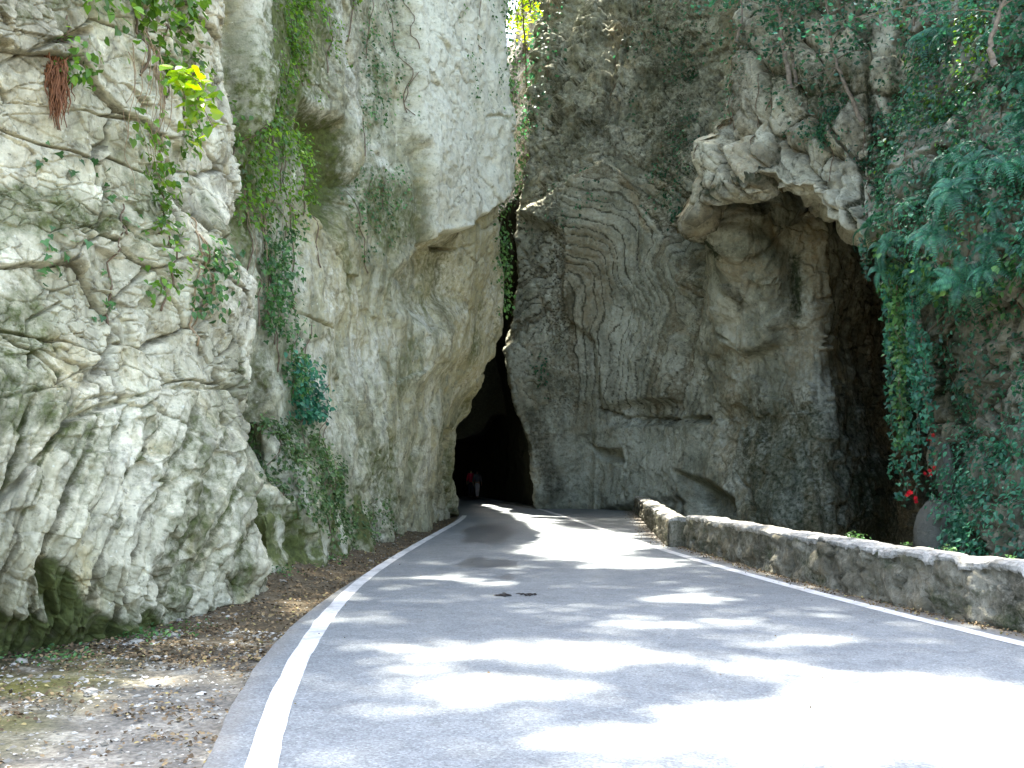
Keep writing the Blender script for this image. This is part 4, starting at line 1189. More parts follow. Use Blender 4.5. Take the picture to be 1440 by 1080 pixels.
vine('ivy', 'sunlit speckled ivy on the left shoulder of the brown rock nose', Dm, [(1000, 20), (1050, 20), (1040, 100), (1010, 160), (985, 170)], 420, .10, 'ivy_dark', (.02, .25), T_LENS, .9, -.1, 4, 'ivy', None, 26, .8)
vine('ivy', 'ivy creeping between the brown rock nose and the right cliff', Dm, [(1225, 100), (1300, 60), (1330, 330), (1230, 325), (1215, 240)], 1100, .11, 'ivy_dark', (.02, .3), T_LENS, .7, -.1, 5, 'ivy', None, 27, .5)


def sapling(label, path, d, spread, n, mat, r0=.06, size=.14, ends=()):
    pts = np.array([P(x, y, d + k * .03) for k, (x, y) in enumerate(path)])
    t = np.linspace(0, len(pts) - 1, 20)
    c_ = np.stack([np.interp(t, np.arange(len(pts)), pts[:, k]) for k in range(3)], -1) + RNG.normal(0, .015, (20, 3))
    b = c_[0].copy()
    root = empty('sapling', tuple(b))
    mb = MB(); mb.tube(c_ - b, np.linspace(r0, r0 * .4, 20), 7); mb.build('trunk', M['bark'], root, True)
    hubs = []
    for k in range(14):
        s0 = c_[RNG.integers(9, 20)]
        e0 = s0 + RNG.normal(0, 1, 3) * np.array([spread, spread * .7, spread * .45]) + np.array([0, 0, .25])
        m_ = (s0 + e0) / 2 + np.array([0, 0, .15])
        tt_ = np.linspace(0, 1, 7)[:, None]
        br = (1 - tt_) ** 2 * s0 + 2 * tt_ * (1 - tt_) * m_ + tt_ ** 2 * e0
        mb = MB(); mb.tube(br - b, np.linspace(r0 * .3, r0 * .1, 7), 4); mb.build('branch', M['bark'], root, True)
        hubs += [br[3], br[4], br[5], br[6]]
    hubs = np.array(hubs)
    pos = hubs[RNG.integers(len(hubs), size=n)] + RNG.normal(0, 1, (n, 3)) * np.array([.3, .3, .16])
    V, Fa = leaves_np(pos, rnd(n, .5) + np.array([0, -.2, .8]), rnd(n, .8) + np.array([0, 0, -.4]), size * RNG.uniform(.6, 1.2, n), T_LENS)
    mesh_np('crown', V - b, Fa, M[mat], root)
    tag(root, label, 'young tree')


sapling('young tree with two pale bare stems rooted on the ledge of the brown rock nose', [(1112, 125), (1104, 80), (1096, 30), (1090, -40)], 27.0, 1.0, 600, 'ivy_dark', .075)
sapling('slim sapling with a straight pale stem close beside the pale-stemmed ledge tree', [(1120, 118), (1112, 70), (1108, 20), (1112, -50)], 27.6, .9, 420, 'ivy_dark', .05)
sapling('leaning sapling whose long green stem crosses the top of the brown rock nose', [(1212, 170), (1190, 125), (1170, 70), (1160, -20)], 25.6, .9, 450, 'ivy_dark', .06)
sapling('bluish leaved shrub overhanging the left end of the brown rock nose', [(1036, 60), (1044, 20), (1040, -20), (1050, -60)], 28.2, .9, 800, 'fern', .04)
sapling('sunlit yellow-green tree glimpsed through the top of the narrow slot', [(742, 140), (738, 60), (735, 10), (738, -60)], 50.0, 1.5, 900, 'ivy_sunlit', .06, .2)
sapling('lighter green tree leaning out from the top of the ivy-covered right cliff', [(1396, 95), (1392, 55), (1410, 5), (1435, -60)], 15.4, .7, 1300, 'fern', .05, .09)

# ------------------------------------------------------------------ right cliff: ivy, hanging strands, ferns, flowers
vine('ivy', 'dense dark ivy wall covering the upper right cliff', E, [(1265, -120), (1500, -120), (1500, 130), (1400, 160), (1270, 140)], 6000, .095, 'ivy_dark', (.03, .45), T_LENS, .5, -.35, 10, 'ivy', None, 31, .5)
vine('ivy', 'thick ivy and creepers on the bulge of the right cliff above the fern shelf', E, [(1265, 130), (1500, 130), (1500, 300), (1400, 300), (1262, 330)], 5600, .09, 'ivy_dark', (.03, .5), T_LENS, .6, -.3, 10, 'ivy', None, 32, .5)
vine('ivy', 'bright blue-green leaves crowding the fern shelf at the right edge', E, [(1285, 290), (1500, 200), (1500, 370), (1390, 380), (1285, 360)], 3400, .085, 'fern', (.1, .45), T_LENS, .6, -.35, 4, 'creeper', None, 33, .7)
vine('ivy', 'patchy small-leaved ivy over the lower right cliff behind the parapet', E, [(1260, 380), (1500, 370), (1500, 640), (1370, 640), (1320, 560), (1270, 470)], 2300, .085, 'ivy_dark', (.02, .3), T_LENS, .9, -.05, 12, 'ivy', None, 34, .5)
vine('bush', 'low leafy bush growing behind the parapet at the right edge', E, [(1345, 620), (1500, 590), (1500, 830), (1350, 830), (1338, 730)], 4200, .085, 'fern', (.1, .7), T_LENS, .6, -.4, 4, 'bush', None, 35, .7)
vine('ivy', 'yellow-green grassy fringe and drooping creepers on the shelf rim above the cave', E, [(1232, 330), (1450, 360), (1450, 420), (1300, 400), (1240, 420)], 900, .12, 'ivy_mid', (.1, .5), T_LENS, .8, -.2, 10, 'creeper', None, 36, .4)

vine('ivy', 'patches of fresh yellow-green leaves among the dark ivy of the upper right cliff', E, [(1280, -40), (1480, -40), (1480, 330), (1290, 330)], 1300, .085, 'ivy_bright', (.1, .5), T_LENS, .7, .16, 8, 'creeper', None, 37, .5)
strands = [('longest ivy strand, dangling in front of the dark cave from the fern shelf', 1268, 380, 705, 19.3, 1.0), ('ivy strand at the left of the hanging curtain, nearest the dark cave', 1248, 370, 660, 20.1, .8),
           ('bright green ivy strand in the middle of the hanging curtain', 1262, 400, 620, 19.0, 1.1), ('ivy strand just right of the curtain, reaching the red flowers', 1284, 420, 690, 18.7, .8),
           ('short ivy strand at the right of the curtain beside the ledge', 1300, 470, 640, 18.4, .7), ('thin ivy strand hanging at the cave lip under the rock nose', 1212, 335, 400, 23.4, .6)]
for lab, x, y0, y1, d, wd in strands:
    q0, q1 = P(x, y0, d), P(x + 6, y1, d)
    t = np.linspace(0, 1, 40)
    pos = []; stems_ = []
    for j in range(3):
        c_ = q0 + (q1 - q0) * t[:, None] + np.stack([.10 * wd * fbm(np.stack([t * 5, t * 0 + j * 3, t * 0 + x], -1), 3, 40 + j) * 2, .08 * np.sin(t * 6 + j), 0 * t], -1)
        m_ = int(40 * (1 - .22 * j)); c_ = c_[:m_]
        stems_.append(c_ - q0)
        k = RNG.integers(0, m_, int(170 * wd * (y1 - y0) / 300)); pos.append(c_[k] + RNG.normal(0, .07 * wd, (len(k), 3)))
    pos = np.concatenate(pos); n = len(pos)
    V, Fa = leaves_np(pos, rnd(n, .5) + np.array([-.3, -.8, .5]), np.array([0, 0, -1.]) + rnd(n, .45), .10 * RNG.uniform(.6, 1.2, n), T_IVY)
    root = empty('hanging_ivy', tuple(q0)); mesh_np('foliage', V - q0, Fa, M['ivy_mid' if 'bright' in lab else 'ivy_dark' if 'thin' in lab else 'fern'], root)
    for c_ in stems_: mb = MB(); mb.tube(c_, np.linspace(.010, .004, len(c_)), 4); mb.build('stem', M['stem'], root, True)
    tag(root, lab, 'ivy', 'ivy strands hanging before the cave')


def fern_mesh(name, nf=11, L=.62, seed=0):
    rg = np.random.default_rng(seed)
    mb = MB()
    for k in range(nf):
        az = k * 2.399 + rg.uniform(-.3, .3); ln = L * rg.uniform(.7, 1.1); rise = rg.uniform(.35, 1.0)
        t = np.linspace(0, 1, 22)
        rad = ln * (t * .9); hz = ln * (rise * t - 1.15 * t ** 2.2)
        dr = np.array([math.cos(az), math.sin(az), 0]); up = np.array([0, 0, 1.]); sd = np.array([-math.sin(az), math.cos(az), 0])
        c_ = rad[:, None] * dr + hz[:, None] * up
        T_ = np.gradient(c_, axis=0); T_ /= np.linalg.norm(T_, axis=1)[:, None]; Nn = np.cross(sd[None], T_)
        mb.tube(c_, np.linspace(.005, .0015, 22), 3)
        for j in range(2, 22):
            wl = ln * .17 * math.sin(math.pi * min(1, (t[j] * .93 + .12))) ** .8 + .012; ww = ln * .03
            for s_ in (-1, 1):
                tipv = c_[j] + s_ * sd * wl + T_[j] * wl * .35 + up * -.12 * wl
                mb.add([c_[j] - T_[j] * ww * .5, c_[j] + s_ * sd * wl * .5 - T_[j] * ww * .2 + Nn[j] * .01, tipv, c_[j] + s_ * sd * wl * .5 + T_[j] * (ww * 1.1), c_[j] + T_[j] * ww * .5],
                       tris=[[0, 1, 4], [1, 3, 4], [1, 2, 3]])
    return mb


protos = [fern_mesh('fern', seed=k).build('fern', M['fern']) for k in range(3)]
fpos = [(1262, 345), (1285, 335), (1300, 372), (1322, 350), (1345, 362), (1362, 330), (1388, 368), (1402, 338), (1425, 372), (1436, 330), (1418, 296), (1390, 280), (1436, 262), (1408, 240), (1432, 212), (1378, 308), (1336, 312), (1310, 298), (1272, 302),
        (1428, 168), (1398, 132), (1440, 120), (1350, 270), (1370, 232), (1330, 245), (1290, 262), (1412, 392), (1374, 396), (1255, 372), (1338, 388), (1300, 60), (1340, 40), (1420, 60), (1368, 150), (1310, 170), (1440, 300),
        (1400, 700), (1432, 650), (1420, 745), (1372, 735), (1388, 660)]
for k, (x, y) in enumerate(fpos):
    o = protos[k] if k < 3 else protos[k % 3].copy()
    if k >= 3: COL.objects.link(o)
    j = np.argmin((E.px - x) ** 2 + (E.py - y) ** 2)
    pos = E.p.reshape(-1, 3)[j] + E.nrm.reshape(-1, 3)[j] * RNG.uniform(.15, .5)
    nv = Vector(E.nrm.reshape(-1, 3)[j].astype(float)) * .8 + Vector((-.1, -.4, .8))
    o.location = pos.astype(float); s_ = RNG.uniform(.55, 1.0); o.scale = (s_, s_, s_)
    o.rotation_euler = (nv.to_track_quat('Z', 'Y') @ Matrix.Rotation(RNG.uniform(0, 6.28), 3, 'Z').to_quaternion()).to_euler()
    tag(o, 'green fern with drooping fronds rooted on the ivy-covered right cliff', 'fern', 'ferns on the right cliff')

# red flowers hanging in the cave mouth
for lab, x, y, d, n in (('largest cluster of red blossoms at the tip of the hanging ivy', 1278, 694, 18.5, 9), ('small red blossom just right of the largest red cluster', 1290, 702, 18.4, 4), ('lone red blossom in the dark of the cave mouth', 1306, 664, 18.3, 5), ('topmost red blossom, dim against the cave wall', 1306, 615, 18.6, 4)):
    q0 = P(x, y, d); root = empty('red_flower', tuple(q0)); mb = MB(); st = MB()
    for k in range(n):
        c_ = RNG.normal(0, .035, 3); ax = RNG.normal(0, 1, 3); ax[1] -= 1.2; ax /= np.linalg.norm(ax)
        u = np.cross(ax, [0, 0, 1.]); u /= np.linalg.norm(u); v = np.cross(ax, u)
        for j in range(5):
            a_ = j * 1.2566; e1 = math.cos(a_) * u + math.sin(a_) * v; e2 = -math.sin(a_) * u + math.cos(a_) * v
            mb.add([c_, c_ + e1 * .025 + e2 * .014 + ax * .008, c_ + e1 * .04 + ax * .006, c_ + e1 * .025 - e2 * .014 + ax * .008], tris=[[0, 1, 2], [0, 2, 3]])
    st.tube(np.array([[0, 0, -.02], [0, .03, .08], [0, .05, .22]]), .004, 4)
    mb.build('blossom', M['red'], root); st.build('stem', M['stem'], root)
    tag(root, lab, 'flower', 'red flowers in the cave mouth')

# rock fin and boulder below the ivy strands
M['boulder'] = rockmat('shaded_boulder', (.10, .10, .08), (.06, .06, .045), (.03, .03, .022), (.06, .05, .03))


def boulder(name, c_, r, seed, mat, label, cat, kind=None, group=None, n=70):
    th, ph = np.meshgrid(np.linspace(0, math.pi, n // 2), np.linspace(0, 2 * math.pi, n), indexing='ij')
    u = np.stack([np.sin(th) * np.cos(ph), np.sin(th) * np.sin(ph), np.cos(th)], -1)
    b1, k1, r1 = blocks(u * 1.3 + seed * 3.1, (1, 1, 1), seed, warp=.4)
    rad = 1 + .28 * b1 + .2 * fbm(u * 1.2 + seed, 4, seed + 1) + .05 * fbm(u * 5, 4, seed + 2)
    rad[:, -1] = rad[:, 0]
    V = u * rad[..., None] * np.asarray(r)
    ii = np.arange(th.size).reshape(th.shape)
    q = np.stack([ii[:-1, :-1], ii[1:, :-1], ii[1:, 1:], ii[:-1, 1:]], -1).reshape(-1, 4)
    o = mesh_np(name, V, q, mat, smooth=n > 30); o.location = c_
    tag(o, label, cat, group, kind)
    return o


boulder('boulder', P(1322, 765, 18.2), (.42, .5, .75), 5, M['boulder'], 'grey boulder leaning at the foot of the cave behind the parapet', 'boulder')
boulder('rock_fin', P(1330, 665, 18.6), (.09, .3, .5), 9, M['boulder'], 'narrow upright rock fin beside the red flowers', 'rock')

# tufts on the parapet
for lab, u, n, s_ in (('pale green weed tuft growing on the middle of the parapet top', 1162, 60, .065), ('small weed on the parapet top right of the pale tuft', 1288, 34, .045), ('tiny weed on the parapet top near the right edge of the picture', 1376, 24, .035), ('little weed at the back of the parapet top before the cave', 1236, 24, .035)):
    k = np.argmin(np.abs(toimg(np.c_[wb, np.full(len(wb), .66)])[0] - u) + 1e3 * (wb[:, 1] < 6))
    t_ = wb[min(k + 1, len(wb) - 1)] - wb[k]; t_ /= np.linalg.norm(t_); nr = np.array([t_[1], -t_[0]]); nr = nr if nr[0] > 0 else -nr
    q0 = np.array([*(wb[k] + nr * .40), .68])
    pos = q0 + RNG.normal(0, 1, (n, 3)) * np.array([s_ * .9, s_ * 1.5, s_ * .35]) + np.array([0, 0, s_ * .5])
    V, Fa = leaves_np(pos, rnd(n, .4) + np.array([0, 0, 1.]), rnd(n, 1) * np.array([1, 1, .3]), s_ * .8 * RNG.uniform(.6, 1.2, n), T_LENS)
    root = empty('weed', tuple(pos.mean(0))); mesh_np('foliage', V - pos.mean(0), Fa, M['ivy_mid'], root); tag(root, lab, 'weed', 'weeds on the parapet')

# ------------------------------------------------------------------ verge: litter, chips, stones, weeds
def verge_points(n, y0, y1, lo, hi, pw=1.0, clump=1.3, thr=-.1, seed=0):
    y = y0 + (y1 - y0) * RNG.uniform(0, 1, n * 4) ** pw
    l = RNG.uniform(lo, hi, n * 4)
    x = xl(y) - l
    k = fbm(np.stack([x * clump, y * clump, 0 * x], -1), 3, seed) > thr + .25 * RNG.normal(0, 1, n * 4) * .5
    x, y = x[k][:n], y[k][:n]
    return np.stack([x, y, gz(x, y)], -1)


pa = verge_points(9500, 9.3, 34, -.03, 2.6, 1.5, 1.3, -.25, 201)
pb = verge_points(2600, 5.2, 9.6, -.05, 3.0, 1, 1.6, .05, 202)
pc_ = []
for k in range(2600):
    i_ = RNG.integers(90, 299); a_ = wb[i_]; pc_.append([a_[0] - abs(RNG.normal(0, .12)) - .03, a_[1] + RNG.uniform(-.1, .1), .004])
for k in range(700):
    i_ = RNG.integers(0, 119); a_ = fb[i_]; pc_.append([a_[0] - abs(RNG.normal(0, .25)) - .03, a_[1], .004])
pr = np.stack([RNG.uniform(-2, 4, 160), RNG.uniform(6, 30, 160), np.full(160, .004)], -1); pr = pr[pr[:, 0] > xl(pr[:, 1])]
pos = np.concatenate([pa, pb, np.array(pc_), pr]); n = len(pos)
sz = RNG.uniform(.022, .05, n) * np.where(np.arange(n) < len(pa), 1.1, .85); sz[-len(pr):] *= .6
V, Fa = leaves_np(pos + np.array([0, 0, .012]) * RNG.uniform(.5, 2.5, (n, 1)), rnd(n, .38) + np.array([0, 0, 1.]), rnd(n, 1) * np.array([1, 1, .25]), sz, T_LENS)
tag(mesh_np('leaf_litter', V, Fa, M['litter']), 'brown fallen leaves strewn along the verge and the parapet foot', 'leaf litter', None, 'stuff')


def chips(pos, size, name, label):
    oc = np.array([[1, 0, 0], [0, 1, 0], [-1, 0, 0], [0, -1, 0], [0, 0, 1], [0, 0, -1], [.7, .7, .5], [-.7, .6, .45]])
    tf = np.array([[0, 6, 4], [6, 1, 4], [1, 7, 4], [7, 2, 4], [2, 3, 4], [3, 0, 4], [1, 6, 5], [6, 0, 5], [2, 7, 5], [7, 1, 5], [3, 2, 5], [0, 3, 5]])
    n = len(pos)
    V = oc[None] * (1 + RNG.uniform(-.35, .35, (n, 8, 3))) * (size[:, None, None] * np.array([1, .75, .5]))
    a_ = RNG.uniform(0, 6.28, n); c_, s_ = np.cos(a_)[:, None], np.sin(a_)[:, None]
    V = np.stack([V[..., 0] * c_ - V[..., 1] * s_, V[..., 0] * s_ + V[..., 1] * c_, V[..., 2]], -1) + pos[:, None]
    Fa = tf[None] + (np.arange(n) * 8)[:, None, None]
    return tag(mesh_np(name, V.reshape(-1, 3), Fa.reshape(-1, 3), M['chips']), label, 'gravel', None, 'stuff')


p1 = verge_points(4200, 4.8, 11, -.02, 3.2, 1.1, 1.8, -.05, 203); p2 = verge_points(1500, 10, 30, 0, 2.2, 1.3, 1.3, 0, 204)
pos = np.concatenate([p1, p2])
chips(pos, RNG.gamma(1.8, .005, len(pos)) + .004, 'gravel', 'pale crushed limestone chips over the near left verge')
for k in range(17):
    if k < 6: x, y = [G(u, v) for u, v in ((322, 886), (243, 892), (192, 900), (218, 920), (128, 970), (30, 930))][k]
    else:
        q0 = verge_points(1, 7, 22, .25, 2.0, 1, 1, -9)[0]; x, y = q0[0], q0[1]
    s_ = RNG.uniform(.025, .06) * (1.2 if k < 6 else 1)
    boulder('stone', (x, y, float(gz(x, y)) + s_ * .12), (s_ * 1.2, s_ * .9, s_ * .6), 20 + k, M['stone'], 'pale limestone fragment lying loose on the leaf-strewn left verge', 'stone', None, 'loose stones on the verge', 22)
for lab, u, v, n, s_ in (('green weed at the foot of the pale left cliff beside two white stones', 212, 894, 130, .10), ('small weed under the undercut of the pale left cliff', 262, 880, 70, .08), ('weed at the rounded end of the pale left cliff', 386, 822, 110, .10), ('weed patch on the verge before the gully', 460, 800, 160, .10), ('low grassy weeds at the dark left foot of the pale cliff', 70, 925, 140, .09)):
    x, y = G(u, v); z = float(gz(x, y))
    pos = np.array([x, y, z]) + RNG.normal(0, 1, (n, 3)) * np.array([.2, .16, .03]) + np.array([0, 0, .04])
    V, Fa = leaves_np(pos, rnd(n, .5) + np.array([0, 0, 1.]), rnd(n, 1) + np.array([0, 0, .5]), s_ * .45 * RNG.uniform(.5, 1.2, n), T_LENS)
    root = empty('weed', tuple(pos.mean(0))); mesh_np('foliage', V - pos.mean(0), Fa, M['ivy_mid'], root); tag(root, lab, 'weed', 'weeds along the verge')
# two dark clumps on the road
for lab, u, v, wd in (('dark flattened clump of debris on the road, left of its twin', 707, 838, .035), ('dark flattened clump of debris on the road, right of its twin', 744, 837, .045)):
    x, y = G(u, v); mb = MB()
    for k in range(26):
        c_ = np.array([RNG.normal(0, wd), RNG.normal(0, wd * 1.1), .014 + abs(RNG.normal(0, .012))]); d_ = RNG.normal(0, 1, 3) * [1, 1, .25]; d_ *= RNG.uniform(.02, .05) / np.linalg.norm(d_)
        mb.tube(np.array([c_ - d_, c_ + [0, 0, .008], c_ + d_]), [.006, .016, .006], 5)
    o = mb.build('debris_clump', M['debris'], None, True); o.scale = (1, 1, .5); o.location = (x, y, 0)
    tag(o, lab, 'debris', 'dark clumps on the road')

# ------------------------------------------------------------------ two walkers in the tunnel
def skin(name, verts, edges, radii, mat, parent, root_i=0, sub=1):
    me = bpy.data.meshes.new(name); me.from_pydata([tuple(v) for v in verts], edges, [])
    o = bpy.data.objects.new(name, me); COL.objects.link(o)
    sk = o.modifiers.new('skin', 'SKIN'); sk.use_smooth_shade = True
    for k, r_ in enumerate(radii):
        v = me.skin_vertices[0].data[k]; v.radius = (r_, r_) if not isinstance(r_, tuple) else r_; v.use_root = (k == root_i)
    if sub: s_ = o.modifiers.new('sub', 'SUBSURF'); s_.levels = sub; s_.render_levels = sub
    dg = bpy.context.evaluated_depsgraph_get(); dg.update()
    m2 = bpy.data.meshes.new_from_object(o.evaluated_get(dg)); m2.name = name
    o.modifiers.clear(); o.data = m2; m2.materials.clear(); m2.materials.append(mat); o.parent = parent
    return o


def walker(loc, rz, h, label, topc, legc, hairc, stride=.16, long_top=.0):
    s = h / 1.75
    root = empty('person', loc); root.rotation_euler = (0, 0, rz)
    V, E_, Rr = [], [], []
    def add(p_, r_, par=None):
        V.append(Vector(p_) * s); Rr.append(tuple(x * s for x in r_) if isinstance(r_, tuple) else r_ * s)
        if par is not None: E_.append((par, len(V) - 1))
        return len(V) - 1
    pel = add((0, 0, .95), (.155, .11)); wst = add((0, 0, 1.12), (.135, .10), pel); chs = add((0, -.01, 1.32), (.165, .115), wst); nb = add((0, 0, 1.45), (.10, .075), chs)
    nk = add((0, -.005, 1.52), .055, nb); hd0 = add((0, -.012, 1.60), (.068, .082), nk); hd1 = add((0, -.01, 1.69), (.075, .09), hd0); add((0, 0, 1.745), (.05, .06), hd1)
    arms, legs = {}, {}
    for sg in (-1, 1):
        f_ = sg * stride
        sh = add((sg * .17, 0, 1.42), .06, nb); el = add((sg * .225, f_ * .55, 1.14), .042, sh); wr = add((sg * .235, f_ * 1.0 - .05, .90), .028, el)
        pm = add((sg * .232, f_ * 1.1 - .06, .845), (.036, .020), wr)
        arms[sg] = (sh, el, wr)
        for j, (dy, L) in enumerate(((.028, .075), (.010, .085), (-.010, .082), (-.027, .065))):
            k1 = add((sg * .230, f_ * 1.1 - .06 + dy, .845 - .045), .0095, pm); k2 = add((sg * .222, f_ * 1.1 - .062 + dy, .80 - L * .5), .0085, k1); add((sg * .208, f_ * 1.1 - .06 + dy, .80 - L * .9), .007, k2)
        t1 = add((sg * .215, f_ * 1.1 - .105, .855), .0105, pm); add((sg * .205, f_ * 1.1 - .125, .82), .009, t1)
        hp = add((sg * .09, 0, .88), .095, pel); kn = add((sg * .095, -f_ * .55 - .02, .50), .06, hp); an = add((sg * .095, -f_ * 1.2 + .03, .09), .040, kn)
        ft = add((sg * .10, -f_ * 1.2 - .06, .04), (.042, .03), an); add((sg * .105, -f_ * 1.2 - .14, .028), (.036, .022), ft)
        legs[sg] = (hp, kn, an, ft)
    skm = M.setdefault('skin', plain('skin', (.48, .30, .21), .55, .08, 20))
    body = skin('body', V, E_, Rr, skm, root)
    # face and ears pressed out of the head surface
    for v in body.data.vertices:
        q = v.co / s
        if q.z > 1.55 and q.y < 0:
            if abs(q.x) < .022 and 1.60 < q.z < 1.66: v.co.y -= .022 * s * (1 - abs(q.x) / .022)
            if .018 < abs(q.x) < .045 and 1.655 < q.z < 1.69: v.co.y += .010 * s
            if abs(q.x) < .03 and 1.578 < q.z < 1.595: v.co.y += .006 * s
        if q.z > 1.6 and q.z < 1.68 and abs(q.y) < .02 and abs(q.x) > .06: v.co.x *= 1.12
    def sub(name, pts, edges, rad, mat): return skin(name, [Vector(p_) * s for p_ in pts], edges, [tuple(x * s for x in r_) if isinstance(r_, tuple) else r_ * s for r_ in rad], mat, root)
    g_ = lambda k: V[k] / s
    lo = .93 - long_top
    sub('shirt', [(0, 0, lo), (0, 0, 1.12), (0, -.01, 1.32), (0, 0, 1.455)] + [q for sg in (-1, 1) for q in (g_(arms[sg][0]), g_(arms[sg][1]) * .9 + g_(arms[sg][2]) * .1, g_(arms[sg][1]) * .35 + g_(arms[sg][2]) * .65)],
        [(0, 1), (1, 2), (2, 3), (3, 4), (4, 5), (5, 6), (3, 7), (7, 8), (8, 9)], [(.19, .145), (.165, .13), (.19, .14), (.105, .085)] + [.078, .06, .048] * 2, topc)
    sub('trousers', [(0, 0, 1.0), (0, 0, .93)] + [q for sg in (-1, 1) for q in (g_(legs[sg][0]), g_(legs[sg][1]), g_(legs[sg][2]))],
        [(0, 1), (1, 2), (2, 3), (3, 4), (1, 5), (5, 6), (6, 7)], [(.16, .12), (.17, .13)] + [.112, .078, .062] * 2, legc)
    sub('hair', [(0, .012, 1.62), (0, .022, 1.69), (0, .01, 1.745)], [(0, 1), (1, 2)], [(.074, .080), (.084, .088), (.06, .066)], hairc)
    shm = M.setdefault('shoe', plain('shoe', (.16, .15, .14), .7))
    for sg in (-1, 1):
        q0 = g_(legs[sg][3])
        sub('shoe', [(q0.x, q0.y + .085, .045), (q0.x, q0.y, .045), (q0.x * 1.02, q0.y - .10, .034)], [(0, 1), (1, 2)], [(.045, .042), (.05, .042), (.042, .03)], shm)
    tag(root, label, 'person', 'walkers in the tunnel')


hairm = plain('hair', (.035, .025, .018), .6)
x, y = G(662, 699.5)
walker((x, y, 0), math.radians(175), 1.72, 'person in a loose red top and dark trousers walking in the tunnel', plain('red_cloth', (.8, .05, .13), .85, .15, 6), plain('dark_cloth', (.03, .03, .045), .9), hairm, .13, .12)
x, y = G(671, 700)
walker((x, y, 0), math.radians(168), 1.66, 'person in pale trousers and a grey top walking beside the one in red', plain('grey_cloth', (.26, .26, .28), .85, .15, 6), plain('pale_cloth', (.62, .60, .62), .9), hairm, .17)

# ------------------------------------------------------------------ trees on the cliff tops, overhead and out of frame; crowns shaped to throw the wanted dapples
slope = 1 / math.tan(EL_)
sdir = np.array([math.sin(AZ_) * slope, math.cos(AZ_) * slope])
LIT = [(815, 768, 100, 22), (750, 746, 75, 9), (700, 722, 65, 8), (740, 733, 55, 5), (890, 792, 85, 9), (700, 915, 150, 17), (830, 922, 150, 22), (600, 922, 60, 8), (690, 968, 190, 24), (1210, 1020, 280, 66), (1090, 940, 120, 18),
       (1360, 1000, 140, 50), (970, 842, 90, 6), (980, 878, 110, 8), (1120, 905, 90, 8), (440, 947, 34, 9), (480, 962, 60, 6), (470, 1070, 70, 10), (690, 1055, 120, 16), (900, 1040, 190, 30), (620, 812, 60, 5), (700, 822, 50, 4),
       (1420, 1050, 120, 60), (290, 1015, 22, 7), (120, 1035, 36, 6), (500, 990, 50, 6), (850, 868, 60, 4)]
n = 60000
gx = RNG.uniform(-9, 14, n); gy = RNG.uniform(0, 37, n)
u, v = toimg(np.stack([gx, gy, 0 * gx], -1))
wob = fbm(np.stack([gx * 1.2, gy * .7, 0 * gx], -1), 4, 301, .6)
lit = np.zeros(n, bool)
for cx, cy, rx, ry in LIT: lit |= np.hypot((u - cx) / rx, (v - cy) / ry) + .55 * wob < 1
wd_ = gx - wx(gy)
lit |= (np.abs(wd_ - .38) < .34) & (gy > 7) & (wob > -.3)
lit |= (fbm(np.stack([gx * 1.4, gy * .8, 0 * gx + 5], -1), 3, 302) > .46) & (gx > -1.6)
# parts of the ground the picture does not show stay shaded but open
keep = ~lit
gx, gy = gx[keep], gy[keep]
m = 10500
gx, gy = gx[:m], gy[:m]
cz = RNG.uniform(29, 35, len(gx)) + np.clip(gy - 26, 0, 12) * .4
cp = np.stack([gx + sdir[0] * cz, gy + sdir[1] * cz, cz], -1)
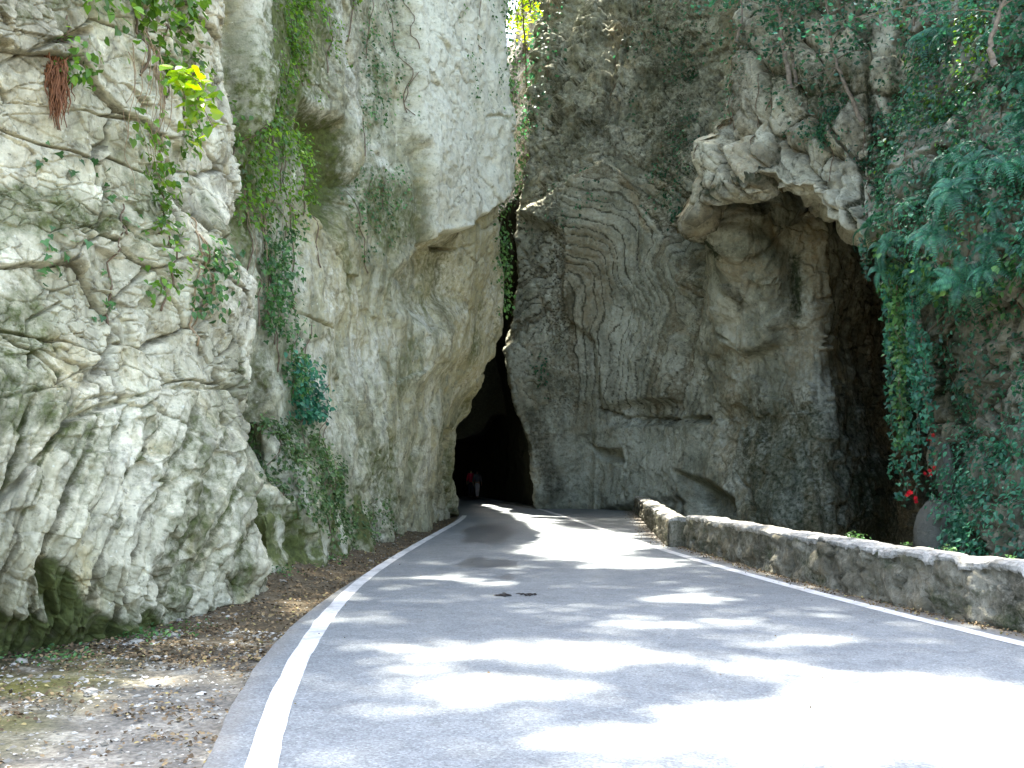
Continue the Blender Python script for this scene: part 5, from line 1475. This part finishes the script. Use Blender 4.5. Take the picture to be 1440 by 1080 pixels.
# the sprig's own gap
sp = P(285, 165, 10); hit = np.hypot(gx - (sp[0] - sdir[0] * sp[2]), gy - (sp[1] - sdir[1] * sp[2])) < .5
cp = cp[~hit]
u, v = toimg(cp); cp = cp[(v < -70) | (cp[:, 1] < 2)]
troots = [((-7.5, 14, 6.5), 'broadleaf tree on top of the pale left cliff, arching over the road and dappling it'), ((-6.5, 25, 11), 'tall tree on top of the grey tower, leaning over the road above the view'), ((10.5, 14, 7.5), 'tree rooted high on the ivy-covered right cliff, spreading above the parapet'), ((8.5, 28, 15), 'tree above the brown rock nose, its boughs over the bend of the road')]
ow = np.argmin(np.stack([np.hypot(cp[:, 0] - r_[0][0], cp[:, 1] - r_[0][1] - 2) for r_ in troots]), 0)
for k, (rt_, lab) in enumerate(troots):
    c_ = cp[ow == k]
    if not len(c_): continue
    b = np.array(rt_, float)
    root = empty('tree', tuple(b))
    mb = MB(); top = b + np.array([(-.12 if b[0] > 0 else .12) * 12, 1.2, 34 - b[2]]); t = np.linspace(0, 1, 14)[:, None]
    tr = b + (top - b) * t + np.stack([.15 * np.sin(t[:, 0] * 6), .1 * np.sin(t[:, 0] * 5 + 1), 0 * t[:, 0]], -1)
    mb.tube(tr - b, np.linspace(.22, .06, 14), 9)
    hubs = c_[RNG.choice(len(c_), min(26, len(c_)), replace=False)]
    for h_ in hubs:
        lm = MB()
        s0 = tr[RNG.integers(5, 13)]; t7 = np.linspace(0, 1, 9)[:, None]; md = (s0 + h_) / 2 + np.array([0, 0, .8])
        lm.tube((1 - t7) ** 2 * s0 + 2 * t7 * (1 - t7) * md + t7 ** 2 * h_ - b, np.linspace(.06, .012, 9), 5); lm.build('branch', M['bark'], root, True)
    mb.build('trunk', M['bark'], root, True)
    nl = 17
    pos = np.repeat(c_, nl, 0) + RNG.normal(0, 1, (len(c_) * nl, 3)) * np.array([.2, .2, .14]); n = len(pos)
    V, Fa = leaves_np(pos, rnd(n, .55) + np.array([0, 0, 1.]), rnd(n, 1), .28 * RNG.uniform(.7, 1.25, n), T_DIAM)
    mesh_np('crown', V - b, Fa, M['canopy'], root)
    tag(root, lab, 'tree', 'trees over the road')

# ------------------------------------------------------------------ light, sky, camera
AZ, EL = AZ_, EL_
SUN = Vector((math.sin(AZ) * math.cos(EL), math.cos(AZ) * math.cos(EL), math.sin(EL)))
w = bpy.data.worlds.new('World'); scene.world = w; w.use_nodes = True
nt = w.node_tree
sky = nt.nodes.new('ShaderNodeTexSky'); sky.sky_type = 'NISHITA'; sky.sun_disc = False
sky.sun_elevation = EL; sky.sun_rotation = AZ
sky.air_density = 1.0; sky.dust_density = 4.0; sky.ozone_density = .6
nt.links.new(sky.outputs[0], nt.nodes['Background'].inputs[0]); nt.nodes['Background'].inputs[1].default_value = .15
sl = bpy.data.lights.new('sun', 'SUN'); sl.energy = 4.5; sl.angle = math.radians(.6); sl.color = (1, .95, .86)
so = bpy.data.objects.new('sun', sl); so.rotation_euler = SUN.to_track_quat('Z', 'Y').to_euler(); so.location = (0, 20, 60); COL.objects.link(so)
cam = bpy.data.cameras.new('camera'); cam.sensor_width = 36; cam.lens = 36 * F / W; cam.clip_end = 2000; cam.clip_start = .05
co = bpy.data.objects.new('camera', cam); co.location = (0, 0, CH); co.rotation_euler = (math.pi / 2 + TH, 0, 0); COL.objects.link(co)
scene.camera = co
scene.view_settings.view_transform = 'Standard'; scene.view_settings.look = 'None'
scene.view_settings.gamma = 1; scene.view_settings.use_curve_mapping = False
scene.view_settings.exposure = 3.0
scene.cycles.max_bounces = 10; scene.cycles.diffuse_bounces = 8; scene.cycles.glossy_bounces = 2
scene.cycles.sample_clamp_indirect = 6
scene.cycles.use_denoising = True
